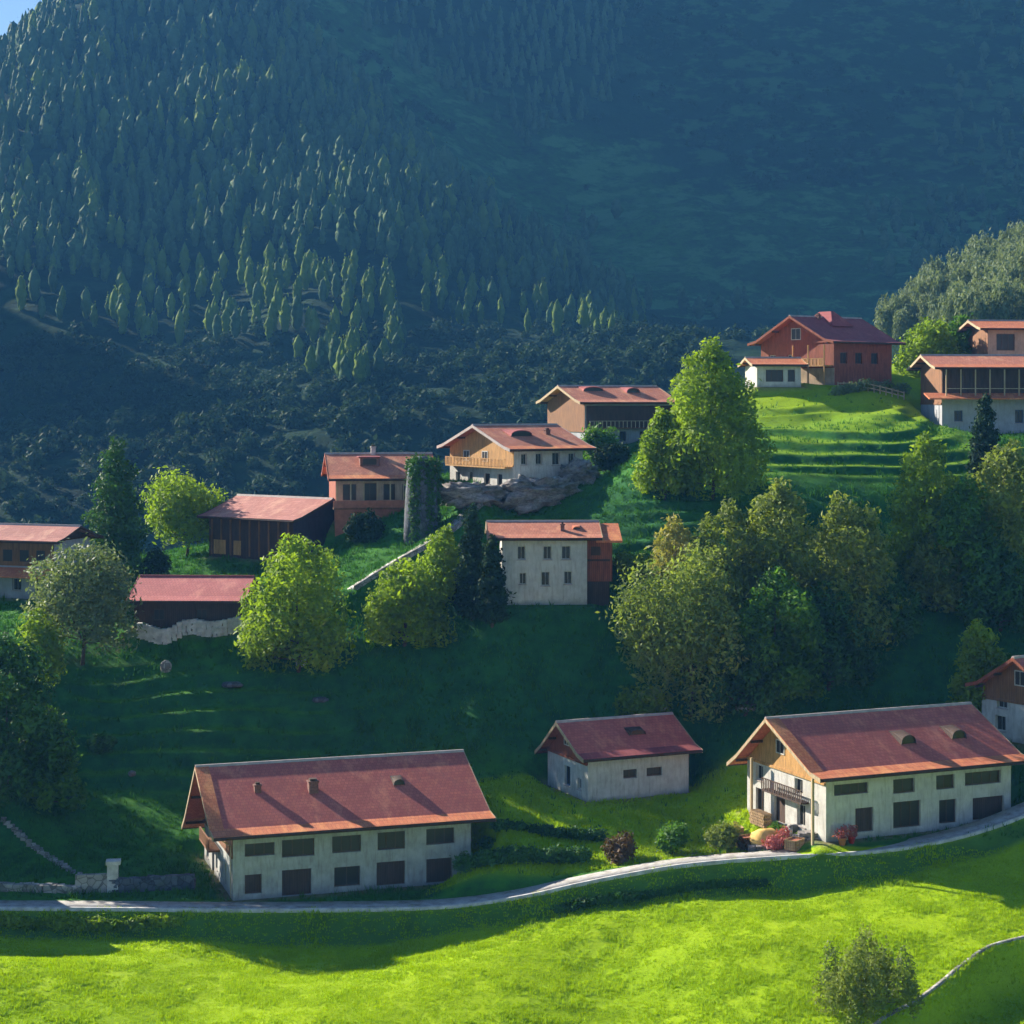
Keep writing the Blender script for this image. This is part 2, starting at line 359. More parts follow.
def m_road():
    m, nt, b = new_mat("road_surface"); v = coord(nt)
    col = ramp(nt, noise(nt, v, 1.3, 7, 0.7), [(0.3, (0.20, 0.18, 0.16)), (0.5, (0.36, 0.35, 0.34)), (0.7, (0.46, 0.46, 0.46))])
    col = mixc(nt, ramp(nt, noise(nt, v, 0.5, 6, 0.75), [(0.56, (0, 0, 0)), (0.64, (0.7,) * 3)]), col, (0.16, 0.15, 0.08))
    nt.links.new(col, b.inputs["Base Color"]); setv(b, Roughness=0.9); bump(nt, b, noise(nt, v, 5, 5), 0.6, 0.05); return m
M = dict(
 plaster=m_plaster("pale_plaster", (0.47, 0.48, 0.46), 0.8), white=m_plaster("white_plaster", (0.60, 0.59, 0.56), 0.6),
 warm=m_plaster("warm_plaster", (0.52, 0.38, 0.27), 0.7), greyp=m_plaster("grey_plaster", (0.42, 0.44, 0.48), 0.5),
 timber=m_wood("brown_timber", (0.30, 0.13, 0.05)), red_timber=m_wood("red_timber", (0.36, 0.09, 0.04)),
 gold_timber=m_wood("golden_timber", (0.62, 0.33, 0.10)), dark_timber=m_wood("dark_timber", (0.085, 0.045, 0.03)),
 board=m_wood("pale_board", (0.55, 0.43, 0.27), (0.36, 0.26, 0.15)), purple=m_wood("plum_boards", (0.07, 0.035, 0.065), (0.04, 0.02, 0.045)),  # plum hue: the barn's shaded gable end put into the wood colour
 door=m_wood("door_boards", (0.10, 0.055, 0.035)), log=m_wood("horizontal_boards", (0.24, 0.10, 0.05), vert=False),
 tile_red=m_tiles("red_roof_tiles", (0.66, 0.18, 0.125), (0.53, 0.125, 0.10)),
 tile_orange=m_tiles("orange_roof_tiles", (0.74, 0.26, 0.11), (0.62, 0.17, 0.07), moss=0.25),
 tile_salmon=m_tiles("salmon_roof_tiles", (0.72, 0.28, 0.17), (0.58, 0.19, 0.11), moss=0.3),
 tile_rose=m_tiles("faded_rose_tiles", (0.56, 0.24, 0.20), (0.46, 0.17, 0.14), moss=0.2),
 tile_plum=m_tiles("plum_roof_tiles", (0.42, 0.10, 0.10), (0.33, 0.07, 0.075), moss=0.4),
 tile_pink=m_tiles("pink_roof_sheet", (0.68, 0.22, 0.20), (0.62, 0.18, 0.17), moss=0.1),
 cap=m_plain("ridge_metal", (0.42, 0.36, 0.34), 0.6), glass=m_plain("window_glass", (0.016, 0.014, 0.014), 0.38, 0.2),
 dark=m_plain("unlit_inside", (0.012, 0.011, 0.011), 0.9), frame=m_plain("window_frame_paint", (0.55, 0.53, 0.48), 0.6),
 brownframe=m_plain("brown_frame_paint", (0.10, 0.05, 0.03), 0.6), blueframe=m_plain("blue_frame_paint", (0.03, 0.08, 0.20), 0.5),
 brick=m_plain("chimney_brick", (0.22, 0.10, 0.08), 0.9, 0.5, 6), slate=m_stone("slate_stone", (0.12, 0.14, 0.18), (0.06, 0.07, 0.10), 1.7), stone=m_stone("wall_stone", (0.42, 0.40, 0.37), (0.20, 0.19, 0.18), 1.7),
 rock=m_rock("cliff_rock", (0.50, 0.46, 0.43), (0.26, 0.24, 0.25)), paving=m_road(),
 bark=m_plain("bark", (0.11, 0.08, 0.055), 0.95, 0.5, 5), bluepaint=m_plain("blue_sheet", (0.03, 0.06, 0.13), 0.5),
 whitestone=m_plain("whitish_stone", (0.58, 0.57, 0.55), 0.9, 0.4, 1.5), crate=m_wood("crate_wood", (0.50, 0.33, 0.17)),
 terracotta=m_plain("terracotta", (0.45, 0.16, 0.09), 0.8), redpaint=m_plain("red_paint", (0.50, 0.035, 0.03), 0.5), yellow=m_plain("yellow_cloth", (0.75, 0.48, 0.14), 0.9),
 lime=m_leaf("lime_leaves", (0.30, 0.44, 0.03), (0.11, 0.21, 0.02), 0.5), green=m_leaf("green_leaves", (0.13, 0.29, 0.03), (0.04, 0.12, 0.015), 0.45),
 olive=m_leaf("olive_leaves", (0.30, 0.37, 0.07), (0.07, 0.13, 0.03), 0.45), grey=m_leaf("grey_green_leaves", (0.24, 0.31, 0.15), (0.09, 0.14, 0.07), 0.35),
 deep=m_leaf("deep_green_leaves", (0.07, 0.18, 0.04), (0.02, 0.065, 0.022), 0.25, 0.35, 0.1), dark_leaf=m_leaf("dark_leaves", (0.035, 0.075, 0.03), (0.012, 0.03, 0.018), 0.15, 0.35, 0.04),
 russet=m_leaf("russet_leaves", (0.16, 0.09, 0.04), (0.05, 0.04, 0.02), 0.3), straw=m_leaf("straw_leaves", (0.42, 0.40, 0.12), (0.20, 0.22, 0.05), 0.4),
 far=m_leaf("far_forest_leaves", (0.10, 0.17, 0.07), (0.035, 0.07, 0.035), 0.2, 0.02, 0.02), far_lime=m_leaf("far_lime_leaves", (0.17, 0.25, 0.04), (0.07, 0.13, 0.03), 0.3, 0.02, 0.02),
 far_grey=m_leaf("far_grey_leaves", (0.27, 0.33, 0.19), (0.12, 0.17, 0.10), 0.3, 0.05, 0.05), pink=m_leaf("pink_blossoms", (0.60, 0.18, 0.20), (0.30, 0.08, 0.08), 0.3),
 far_dark=m_leaf("far_scrub_leaves", (0.05, 0.09, 0.045), (0.018, 0.04, 0.025), 0.2, 0.02, 0.02),
 willow=m_leaf("willow_leaves", (0.34, 0.43, 0.09), (0.09, 0.15, 0.04), 0.45),
 blade=m_leaf("meadow_blades", (0.42, 0.58, 0.008), (0.28, 0.45, 0.006), 0.4, 0.2, 0.05), blade_dark=m_leaf("hillside_blades", (0.07, 0.22, 0.03), (0.02, 0.09, 0.02), 0.35, 0.2, 0.05),
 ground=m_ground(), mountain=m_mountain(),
)

# ------------------------------------------------------------------ mesh helpers
class MB:
    def __init__(s): s.v = []; s.f = []; s.m = []
    def face(s, pts, mi=0):
        k = len(s.v); s.v += [tuple(p) for p in pts]; s.f.append(tuple(range(k, k + len(pts)))); s.m.append(mi)
    def hexa(s, p, mi=0):  # p: 8 corners, bottom ring then top ring, counter-clockwise from above
        k = len(s.v); s.v += [tuple(q) for q in p]
        for f in ((3, 2, 1, 0), (4, 5, 6, 7), (0, 1, 5, 4), (1, 2, 6, 5), (2, 3, 7, 6), (3, 0, 4, 7)):
            s.f.append(tuple(k + i for i in f)); s.m.append(mi)
    def box(s, x0, y0, z0, x1, y1, z1, mi=0):
        s.hexa([(x0, y0, z0), (x1, y0, z0), (x1, y1, z0), (x0, y1, z0), (x0, y0, z1), (x1, y0, z1), (x1, y1, z1), (x0, y1, z1)], mi)
    def bar(s, a, b, w, h=None, mi=0):
        a = Vector(a); b = Vector(b); h = h or w; d = (b - a).normalized()
        up = Vector((0, 0, 1)) if abs(d.z) < 0.95 else Vector((1, 0, 0))
        x = d.cross(up).normalized() * w / 2; y = x.cross(d).normalized() * h / 2
        s.hexa([a - x - y, a + x - y, b + x - y, b - x - y, a - x + y, a + x + y, b + x + y, b - x + y], mi)
    def tube(s, pts, rad, n=8, mi=0, cap=True):
        rings = []; pts = [Vector(p) for p in pts]
        for i, p in enumerate(pts):
            d = (pts[min(i + 1, len(pts) - 1)] - pts[max(i - 1, 0)]).normalized()
            up = Vector((0, 0, 1)) if abs(d.z) < 0.9 else Vector((1, 0, 0))
            x = d.cross(up).normalized(); y = x.cross(d)
            r = rad[i] if hasattr(rad, '__len__') else rad
            k = len(s.v); s.v += [tuple(p + (x * math.cos(2 * PI * j / n) + y * math.sin(2 * PI * j / n)) * r) for j in range(n)]; rings.append(k)
        for a, b in zip(rings[:-1], rings[1:]):
            for j in range(n): s.f.append((a + j, a + (j + 1) % n, b + (j + 1) % n, b + j)); s.m.append(mi)
        if cap:
            s.f.append(tuple(rings[0] + j for j in range(n))); s.m.append(mi)
            s.f.append(tuple(rings[-1] + j for j in reversed(range(n)))); s.m.append(mi)
    def lathe(s, c, prof, n=12, mi=0):
        s.tube([(c[0], c[1], c[2] + z) for r, z in prof], [max(r, 0.002) for r, z in prof], n, mi)
    def prism(s, poly, x0, x1, mi=0):   # poly in (y, z), extruded along x
        k = len(s.v); m_ = len(poly)
        s.v += [(x0, y, z) for y, z in poly] + [(x1, y, z) for y, z in poly]
        s.f.append(tuple(k + i for i in range(m_))); s.m.append(mi); s.f.append(tuple(k + m_ + i for i in reversed(range(m_)))); s.m.append(mi)
        for i in range(m_):
            j = (i + 1) % m_; s.f.append((k + i, k + m_ + i, k + m_ + j, k + j)); s.m.append(mi)
    def build(s, name, mats, parent=None, smooth=False, matrix=None):
        me = bpy.data.meshes.new(name); v = s.v
        me.from_pydata(v, [], s.f); me.update()
        for mt in (mats if isinstance(mats, (list, tuple)) else [mats]): me.materials.append(mt)
        if any(s.m): me.polygons.foreach_set("material_index", s.m)
        import bmesh
        bm = bmesh.new(); bm.from_mesh(me); bmesh.ops.recalc_face_normals(bm, faces=bm.faces); bm.to_mesh(me); bm.free()
        if smooth: me.polygons.foreach_set("use_smooth", [True] * len(me.polygons))
        o = bpy.data.objects.new(name, me); COL.objects.link(o)
        if parent is not None: o.parent = parent
        if matrix is not None: o.matrix_local = matrix
        return o

def np_mesh(name, V, F, mats, parent=None, tone=None, smooth=False, attrs=None, mi=None):
    me = bpy.data.meshes.new(name); V = np.asarray(V, np.float32); F = np.asarray(F, np.int32); k = F.shape[1]
    me.vertices.add(len(V)); me.vertices.foreach_set("co", V.ravel())
    me.loops.add(F.size); me.loops.foreach_set("vertex_index", F.ravel())
    me.polygons.add(len(F)); me.polygons.foreach_set("loop_start", np.arange(0, F.size, k, dtype=np.int32))
    me.polygons.foreach_set("loop_total", np.full(len(F), k, dtype=np.int32))
    if mi is not None: me.polygons.foreach_set("material_index", np.asarray(mi, np.int32))
    if smooth: me.polygons.foreach_set("use_smooth", np.ones(len(F), bool))
    me.update(calc_edges=True)
    if tone is not None:
        a = me.attributes.new("tone", 'FLOAT', 'FACE'); a.data.foreach_set("value", np.asarray(tone, np.float32))
    for nm, val in (attrs or {}).items():
        a = me.attributes.new(nm, 'FLOAT', 'POINT'); a.data.foreach_set("value", np.asarray(val, np.float32).ravel())
    for mt in (mats if isinstance(mats, (list, tuple)) else [mats]): me.materials.append(mt)
    o = bpy.data.objects.new(name, me); COL.objects.link(o)
    if parent is not None: o.parent = parent
    return o

def tag(o, label, cat, group=None, kind=None):
    o["label"] = label; o["category"] = cat
    if group: o["group"] = group
    if kind: o["kind"] = kind
    return o
def empty(name, loc, rz=0.0):
    o = bpy.data.objects.new(name, None); COL.objects.link(o); o.empty_display_size = 0.3
    o.location = loc; o.rotation_euler = (0, 0, rz); return o

# ------------------------------------------------------------------ foliage
def leaf_cloud(lobes, count, size, r, drop=0.0, shell=0.45, flat=0.0):
    """leaf faces scattered through ellipsoid lobes [(cx,cy,cz,rx,ry,rz)], thick near the skin"""
    L = np.array(lobes, float); vol = (L[:, 3] * L[:, 4] * L[:, 5]) ** 0.75; idx = r.choice(len(L), count, p=vol / vol.sum())
    d = r.normal(size=(count, 3)); d /= np.linalg.norm(d, axis=1)[:, None]
    rad = shell + (1 - shell) * r.random(count) ** 0.6
    rad *= 1 + 0.16 * r.normal(size=count) * (r.random(count) < 0.5)
    lump = 0.82 + 0.34 * (np.sin(d[:, 0] * 5 + idx) * np.sin(d[:, 1] * 6 + 2 * idx) * np.sin(d[:, 2] * 5 + 1.3 * idx) + 0.5)
    P = L[idx, :3] + d * L[idx, 3:] * (rad * lump)[:, None]
    nrm = d * 0.8 + r.normal(size=(count, 3)) * 0.75; nrm[:, 2] += 0.25; nrm /= np.linalg.norm(nrm, axis=1)[:, None]
    t = np.cross(nrm, r.normal(size=(count, 3))); t[:, 2] -= drop; t -= nrm * (t * nrm).sum(1)[:, None]; t /= np.linalg.norm(t, axis=1)[:, None] + 1e-9
    b = np.cross(nrm, t); s = size * (0.6 + 0.8 * r.random(count))[:, None]
    V = np.stack([P - t * s, P - b * s * 0.42 + nrm * s * 0.1, P + t * s, P + b * s * 0.42 + nrm * s * 0.1], 1).reshape(-1, 3)
    F = np.arange(count * 4).reshape(-1, 4)
    tone = 0.5 + 0.5 * (r.random(count) - 0.5) + 0.6 * (r.random(len(L))[idx] - 0.5)
    return V, F, np.clip(tone, 0, 1)

def find_d(px, py, d0=124, d1=300):
    D = np.arange(d0, d1, .25); row = HOR - FPX * height((px - 512) / FPX * D, D) / D
    i = np.nonzero(row <= py)[0]
    return float(D[i[0]]) if len(i) else float(D[np.argmin(row)])
KW = {'dome': (3.6, .60), 'tear': (2.0, .60)}
def tree(name, label, px, top, bot, wpx, mat, kind='round', n=5200, leaf=0.30, trunk=0.22, cat='tree', group=None, seed=None, z=None, lean=(0, 0), D=None):
    """top, bot and wpx are picture rows and width; without D the foot is looked for on the ground at row bot"""
    D = D or find_d(px, bot)
    seed = seed if seed is not None else int(abs(px) * 7 + top); r = np.random.default_rng(seed)
    w = wpx * D / FPX
    x = (px - 512) / FPX * D; y = D; zg = H(x, y) - 0.1 if z is None else z
    h = max(1.5, (HOR - top) / FPX * D - zg) * .96
    root = empty(name, (x, y, zg)); tag(root, label, cat, group)
    R = w / 2; lobes = []
    if kind == 'round':
        nl = 13
        lobes.append((0, 0, h * .60, R * .72, R * .72, h * .30))
        for i in range(nl):
            a = 2.4 * i + r.random() * .6; t = (i + .5) / nl; zz = h * (.28 + .62 * t); rr = R * .68 * math.sqrt(max(.05, 1 - ((t - .38) / .68) ** 2))
            s = R * (.36 + .2 * r.random()); lobes.append((math.cos(a) * rr, math.sin(a) * rr, zz, s, s, s * .9))
    elif kind in KW:       # crown down to the ground
        lobes.append((0, 0, h * .38, R * .56, R * .56, h * .36))
        for i in range(20):
            a = 2.4 * i + r.random() * .7; t = (i + .5) / 20; zz = h * (.10 + .78 * t); rr = R * .72 * max(.10, 1 - (max(0, t - .28) / .74) ** KW[kind][0]) * (.75 + .35 * r.random())
            s = R * (.34 - .12 * t + .14 * r.random()); lobes.append((math.cos(a) * rr, math.sin(a) * rr, zz, s, s, s * (.8 + .5 * r.random())))
        lobes.append((R * .12 * r.normal(), 0, h * .90, R * .20, R * .20, h * .10))
    elif kind == 'wispy':
        for i in range(26):
            a = 2.4 * i + r.random(); q = r.random() ** .7; s = R * (.12 + .08 * r.random())
            lobes.append((math.cos(a) * R * .85 * q, math.sin(a) * R * .85 * q, h * (.15 + .75 * r.random() * (1.05 - .5 * q)), s, s, s * 2.2))
    elif kind == 'multi':      # several leaders, ragged top
        for i in range(16):
            a = 2.4 * i + r.random(); q = r.random(); rr = R * (.25 + .62 * q); zz = h * (.22 + .60 * r.random() * (1 - .45 * q))
            s = R * (.26 + .16 * r.random()); lobes.append((math.cos(a) * rr, math.sin(a) * rr, zz, s, s, s * (1.1 + .7 * r.random())))
        lobes.append((R * .1, 0, h * .78, R * .30, R * .30, h * .22)); lobes.append((-R * .3, 0, h * .62, R * .32, R * .32, h * .22))
    elif kind == 'column':
        for i in range(11):
            t = (i + .5) / 11; rr = R * (.95 - .74 * t ** 1.7) * (.8 + .2 * min(1, t * 5)); a = 2.4 * i
            lobes.append((math.cos(a) * R * .14, math.sin(a) * R * .14, h * (.05 + .90 * t), rr, rr, h * .085))
    elif kind == 'cone':
        for i in range(12):
            t = (i + .5) / 12; rr = R * (1.0 - .86 * t); lobes.append((0, 0, h * (.08 + .88 * t), rr, rr, h * .07))
    elif kind == 'bush':
        for i in range(9):
            a = 2.4 * i; rr = R * (.15 + .5 * r.random()); s = R * (.4 + .15 * r.random())
            lobes.append((math.cos(a) * rr, math.sin(a) * rr, h * (.30 + .35 * r.random()), s, s, h * .32))
    if lean != (0, 0): lobes = [(l[0] + lean[0] * l[2], l[1] + lean[1] * l[2], *l[2:]) for l in lobes]
    V, F, tone = leaf_cloud(lobes, n, leaf, r, drop=.4 if kind in ('cone', 'column') else 0, shell=.35 if kind == 'multi' else .5)
    V[:, 2] = np.maximum(V[:, 2], 0.05)
    np_mesh("crown", V, F, mat, root, tone)
    mb = MB(); top = h * (.75 if kind != 'bush' else .5)
    mb.tube([(0, 0, -.6), (0.02 * h, 0, h * .2), (-0.01 * h, .01 * h, h * .45), (lobes[0][0] * .2, 0, top)], [trunk, trunk * .8, trunk * .5, trunk * .12], 8)
    for l in (lobes if kind == 'wispy' else lobes[1:9]):
        b = Vector(l[:3]); mb.tube([(0, 0, min(h * .22, b.z * .6)), b * .55 + Vector((0, 0, b.z * .1)), b], [trunk * .42, trunk * .25, trunk * .06], 5, cap=False)
    mb.build("trunk", M['bark'], root, True)
    return root

# ------------------------------------------------------------------ houses
def wall_side(mb, o, u, nrm, length, z0, z1, holes, th=0.4):
    """a wall from o along u with its outer face on nrm's side and real openings"""
    o = Vector(o); u = Vector(u); nrm = Vector(nrm)
    us = sorted({0, length, *[h[0] for h in holes], *[h[2] for h in holes]}); zs = sorted({z0, z1, *[h[1] for h in holes], *[h[3] for h in holes]})
    P = lambda a, z, d: o + u * a - nrm * d + Vector((0, 0, z))
    for a, b in zip(us[:-1], us[1:]):
        for c, d in zip(zs[:-1], zs[1:]):
            m_ = ((a + b) / 2, (c + d) / 2)
            if any(h[0] < m_[0] < h[2] and h[1] < m_[1] < h[3] for h in holes): continue
            mb.face([P(a, c, 0), P(b, c, 0), P(b, d, 0), P(a, d, 0)]); mb.face([P(a, c, th), P(a, d, th), P(b, d, th), P(b, c, th)])
    for h in holes:
        a, c, b, d = h[:4]
        mb.face([P(a, c, 0), P(a, c, th), P(b, c, th), P(b, c, 0)]); mb.face([P(a, d, 0), P(b, d, 0), P(b, d, th), P(a, d, th)])
        mb.face([P(a, c, 0), P(a, d, 0), P(a, d, th), P(a, c, th)]); mb.face([P(b, c, 0), P(b, c, th), P(b, d, th), P(b, d, 0)])

def opening(root, o, u, nrm, h, style):
    """what fills an opening: style w = framed window, d = boarded door, o = dark opening under a lintel"""
    o = Vector(o); u = Vector(u); nrm = Vector(nrm); a, c, b, d = h[:4]
    P = lambda s, z, dd: o + u * s - nrm * dd + Vector((0, 0, z))
    def slab(mb, s0, z0, s1, z1, d0, d1):
        p = [P(s0, z0, d0), P(s1, z0, d0), P(s1, z0, d1), P(s0, z0, d1), P(s0, z1, d0), P(s1, z1, d0), P(s1, z1, d1), P(s0, z1, d1)]; mb.hexa(p)
    fw = 0.09; m1 = MB(); m2 = MB(); nm = 'window'
    fm = {'w': M['frame'], 'b': M['blueframe'], 'd': M['brownframe'], 'o': M['brownframe'], 'p': M['brownframe']}[style]
    slab(m1, a + .01, c + .01, a + fw, d - .01, .22, .30); slab(m1, b - fw, c + .01, b - .01, d - .01, .22, .30)
    slab(m1, a + fw, c + .01, b - fw, c + fw, .22, .30); slab(m1, a + fw, d - fw, b - fw, d - .01, .22, .30)
    if style in 'wbo' :
        k = max(1, int(round((b - a) / .9)))
        for i in range(1, k + (1 if k == 1 else 0)):
            s = a + (b - a) * (i / k if k > 1 else .5); slab(m1, s - .03, c + fw, s + .03, d - fw, .23, .29)
        if k == 1: s = (a + b) / 2; slab(m1, s - .03, c + fw, s + .03, d - fw, .23, .29)
    if style == 'd': nm = 'door'
    w = m1.build(nm, fm, root)
    slab(m2, a + fw - .02, c + fw - .02, b - fw + .02, d - fw + .02, .26, .28)
    m2.build('pane' if style != 'd' else 'door_leaf', M['glass'] if style != 'd' else M['door'], w)
    if style in 'wb':
        m3 = MB(); slab(m3, a - .1, c - .09, b + .1, c - .005, -.08, .22); m3.build('sill', M['cap'], w)
    return w

def house(name, label, loc, yaw, L, W, Hh, pitch, ove=1.1, ovg=1.0, roof='tile_red', eave='tile_orange', wall='plaster', gable='timber',
          front=(), left=(), right=(), kick=14, verge=None, board='board', base=1.5, pad=True, cat='house', cap='cap', gable_low=None, thick=.2, rid=.5, pb=None):
    loc = Vector(loc); root = empty(name, loc, yaw); tag(root, label, cat)
    mb = MB(); X = Vector((1, 0, 0)); Yv = Vector((0, 1, 0))
    wall_side(mb, (0, 0, 0), X, -Yv, L, -base, Hh, [h[:4] for h in front])
    yr = W * rid; zr = Hh + yr * math.tan(math.radians(pitch)); tb = math.tan(math.radians(pb or pitch)); Hb = zr - (W - yr) * tb
    wall_side(mb, (L, W, 0), -X, Yv, L, -base, Hb, [])
    gl = min(Hb, gable_low if gable_low is not None else Hh)
    wall_side(mb, (0, W, 0), -Yv, -X, W, -base, gl, [h[:4] for h in left if h[3] <= gl])
    wall_side(mb, (L, 0, 0), Yv, X, W, -base, gl, [h[:4] for h in right if h[3] <= gl])
    mb.build('wall', M[wall], root)
    tp = math.tan(math.radians(pitch)); tk = math.tan(math.radians(kick))
    for xx, side in ((0, left), (L, right)):
        g = MB(); s = -1 if xx == 0 else 1
        x0, x1 = (xx - .03, xx + .2) if s < 0 else (xx - .2, xx + .03)
        g.prism([(0.02, gl + .001), (W - .02, gl + .001), (W - .02, Hb + .002), (yr, zr - .05), (0.02, Hh + .002)], x0, x1)
        # beams across the boarding
        g.bar((xx + s * .06, 0.1, gl + .05), (xx + s * .06, W - .1, gl + .05), .12, .22)
        go = g.build('gable', M[gable], root)
        for h in side:
            if h[3] > gl:
                p = MB(); a, c, b, d = h[:4]; yy0, yy1 = (W - b, W - a) if s < 0 else (a, b)
                xa, xb = (xx - .09, xx - .035) if s < 0 else (xx + .035, xx + .09)
                for q in ((yy0, c, yy0 + .1, d), (yy1 - .1, c, yy1, d), (yy0 + .1, c, yy1 - .1, c + .1), (yy0 + .1, d - .1, yy1 - .1, d), ((yy0 + yy1) / 2 - .03, c + .1, (yy0 + yy1) / 2 + .03, d - .1)):
                    p.box(xa, q[0], q[1], xb, q[2], q[3])
                w = p.build('window', M['frame'], root)
                p = MB(); p.box(min(xa, xb) + (.02 if s < 0 else 0), yy0 + .08, c + .08, max(xa, xb) - (.0 if s < 0 else .02), yy1 - .08, d - .08); p.build('pane', M['glass'], w)
    for h in front: opening(root, (0, 0, 0), X, -Yv, h, h[4])
    for h in left:
        if h[3] <= gl: opening(root, (0, W, 0), -Yv, -X, h, h[4])
    for h in right:
        if h[3] <= gl: opening(root, (L, 0, 0), Yv, X, h, h[4])
    # roof: front and back slope as one slab, flatter eave courses
    yk = .35; zk = Hh + yk * tp; ze = zk - (yk + ove) * tk; t = thick; zkb = Hb + yk * tb; tkb = tb * .8 if pb else tk; zeb = zkb - (yk + ove) * tkb
    r = MB(); r.prism([(yk, zk), (yr, zr), (W - yk, zkb), (W - yk, zkb + t), (yr, zr + t), (yk, zk + t)], -ovg, L + ovg)
    rf = r.build('roof', M[roof], root)
    for s in (0, 1):
        e = MB(); pr = [(-ove, ze), (yk, zk), (yk, zk + t), (-ove, ze + t)] if s == 0 else [(W + ove, zeb), (W - yk, zkb), (W - yk, zkb + t), (W + ove, zeb + t)]
        e.prism(pr, -ovg, L + ovg); e.build('eave_course', M[eave or roof], root)  # default orange puts the sunlit roof edge into the tile colour
        fz = MB(); y = -ove - .04 if s == 0 else W + ove; zz = ze if s == 0 else zeb
        fz.box(-ovg, y, zz - .10, L + ovg, y + .04, zz + t - .03); fz.build('fascia', M['dark_timber'], root)
    if ove > .8:
        gt = MB(); gt.tube([(-ovg, -ove - .1, ze + .08), (L + ovg, -ove - .1, ze + .03)], .07, 6); gt.build('gutter', M['dark_timber'], root)
    c_ = MB(); c_.prism([(yr - .22, zr + t - .08), (yr + .22, zr + t - .08), (yr + .1, zr + t + .13), (yr - .1, zr + t + .13)], -ovg - .03, L + ovg + .03)
    c_.build('ridge_cap', M[cap], rf)
    for xx in (-ovg - .07, L + ovg + .005):
        b = MB()
        for pr in ([(-ove - .02, ze - .12), (yk, zk - .12), (yk, zk + t + .03), (-ove - .02, ze + t + .03)], [(yk, zk - .12), (yr, zr - .12), (yr, zr + t + .03), (yk, zk + t + .03)],
                   [(W + ove + .02, zeb - .12), (W - yk, zkb - .12), (W - yk, zkb + t + .03), (W + ove + .02, zeb + t + .03)], [(W - yk, zkb - .12), (yr, zr - .12), (yr, zr + t + .03), (W - yk, zkb + t + .03)]):
            b.prism(pr, xx, xx + .065)
        b.build('bargeboard', M[board], root)
    if verge:
        v_ = MB()
        pr = [(yk - .3, zk + t - .3 * tp + .01), (yr - .1, zr + t - .1 * tp + .01), (yr - .1, zr + t - .1 * tp + .07), (yk - .3, zk + t - .3 * tp + .07)]
        v_.prism(pr, -ovg - .08, -ovg + verge)
        v_.build('verge_tiles', M['tile_orange'], rf)  # orange rake strip, the sunlit roof edge as tile colour
    # purlin ends under the overhang
    for yy, zz in ((yr, zr - .16), (yr * .5, Hh + yr * .5 * tp - .16), ((W + yr) / 2, (zr + Hb) / 2 - .16), (0.1, Hh - .1), (W - .1, Hb - .1)):
        pu = MB(); pu.bar((-ovg + .1, yy, zz), (-.04, yy, zz), .16, .2); pu.build('purlin', M['dark_timber'], root)
        pu = MB(); pu.bar((L + .04, yy, zz), (L + ovg - .1, yy, zz), .16, .2); pu.build('purlin', M['dark_timber'], root)
    return root, rf, dict(L=L, W=W, H=Hh, tp=tp, zr=zr, t=t, zk=zk, yk=yk, ove=ove, ovg=ovg, yr=yr)

def roof_pt(g, x, f):   # point on the front slope, f = 0 at the knick, 1 at the ridge
    y = g['yk'] + (g['yr'] - g['yk']) * f; return x, y, g['H'] + y * g['tp'] + g['t']
def chimney(rf, g, x, f, w=.6, h=1.0, mat='brick', pot=True):
    x, y, z = roof_pt(g, x, f); mb = MB(); top = z + h
    mb.box(x - w / 2, y - w / 2, z - .6, x + w / 2, y + w / 2, top); mb.box(x - w / 2 - .07, y - w / 2 - .07, top + .003, x + w / 2 + .07, y + w / 2 + .07, top + .12)
    c = mb.build('chimney', M[mat], rf)
    if pot: p = MB(); p.box(x - w / 2 + .1, y - w / 2 + .1, top + .123, x + w / 2 - .1, y + w / 2 - .1, top + .3); p.build('chimney_cap', M['dark_timber'], c)
    return c
def dormer(rf, g, x, f, w=1.4, h=.9, roofm='tile_red', arch=True, depth=None):
    """eyebrow dormer with a dark opening, low and rounded"""
    x, y, z = roof_pt(g, x, f); dp = depth or h / g['tp'] * 1.05; prof = []
    for k in range(9):
        a = PI * k / 8; prof.append((x - math.cos(a) * w / 2, z - .05 + (math.sin(a) ** (.7 if arch else .4)) * h))
    mb = MB(); k0 = len(mb.v)
    back = y + dp
    for (a, b) in zip(prof[:-1], prof[1:]):
        zb0 = z + g['tp'] * dp; 
        mb.hexa([(a[0], y - .15, a[1] - .07), (b[0], y - .15, b[1] - .07), (b[0], back, zb0 - .07 + 0 * b[1]), (a[0], back, zb0 - .07), (a[0], y - .15, a[1] + .03), (b[0], y - .15, b[1] + .03), (b[0], back, zb0 + .03), (a[0], back, zb0 + .03)])
    d = mb.build('dormer', M['dark_timber' if roofm == 'tile_red' else roofm], rf)
    m2 = MB(); k = len(m2.v); m2.face([(p[0], y + .02, p[1] - .06) for p in prof]); 
    m2.build('dormer_window', M['glass'], d); return d

def pad(root, g, mg=3.0, dz=0.0):
    l = root.location; PADS.append((l.x, l.y, root.rotation_euler.z, g['L'], g['W'], l.z + dz, mg))

R = math.radians
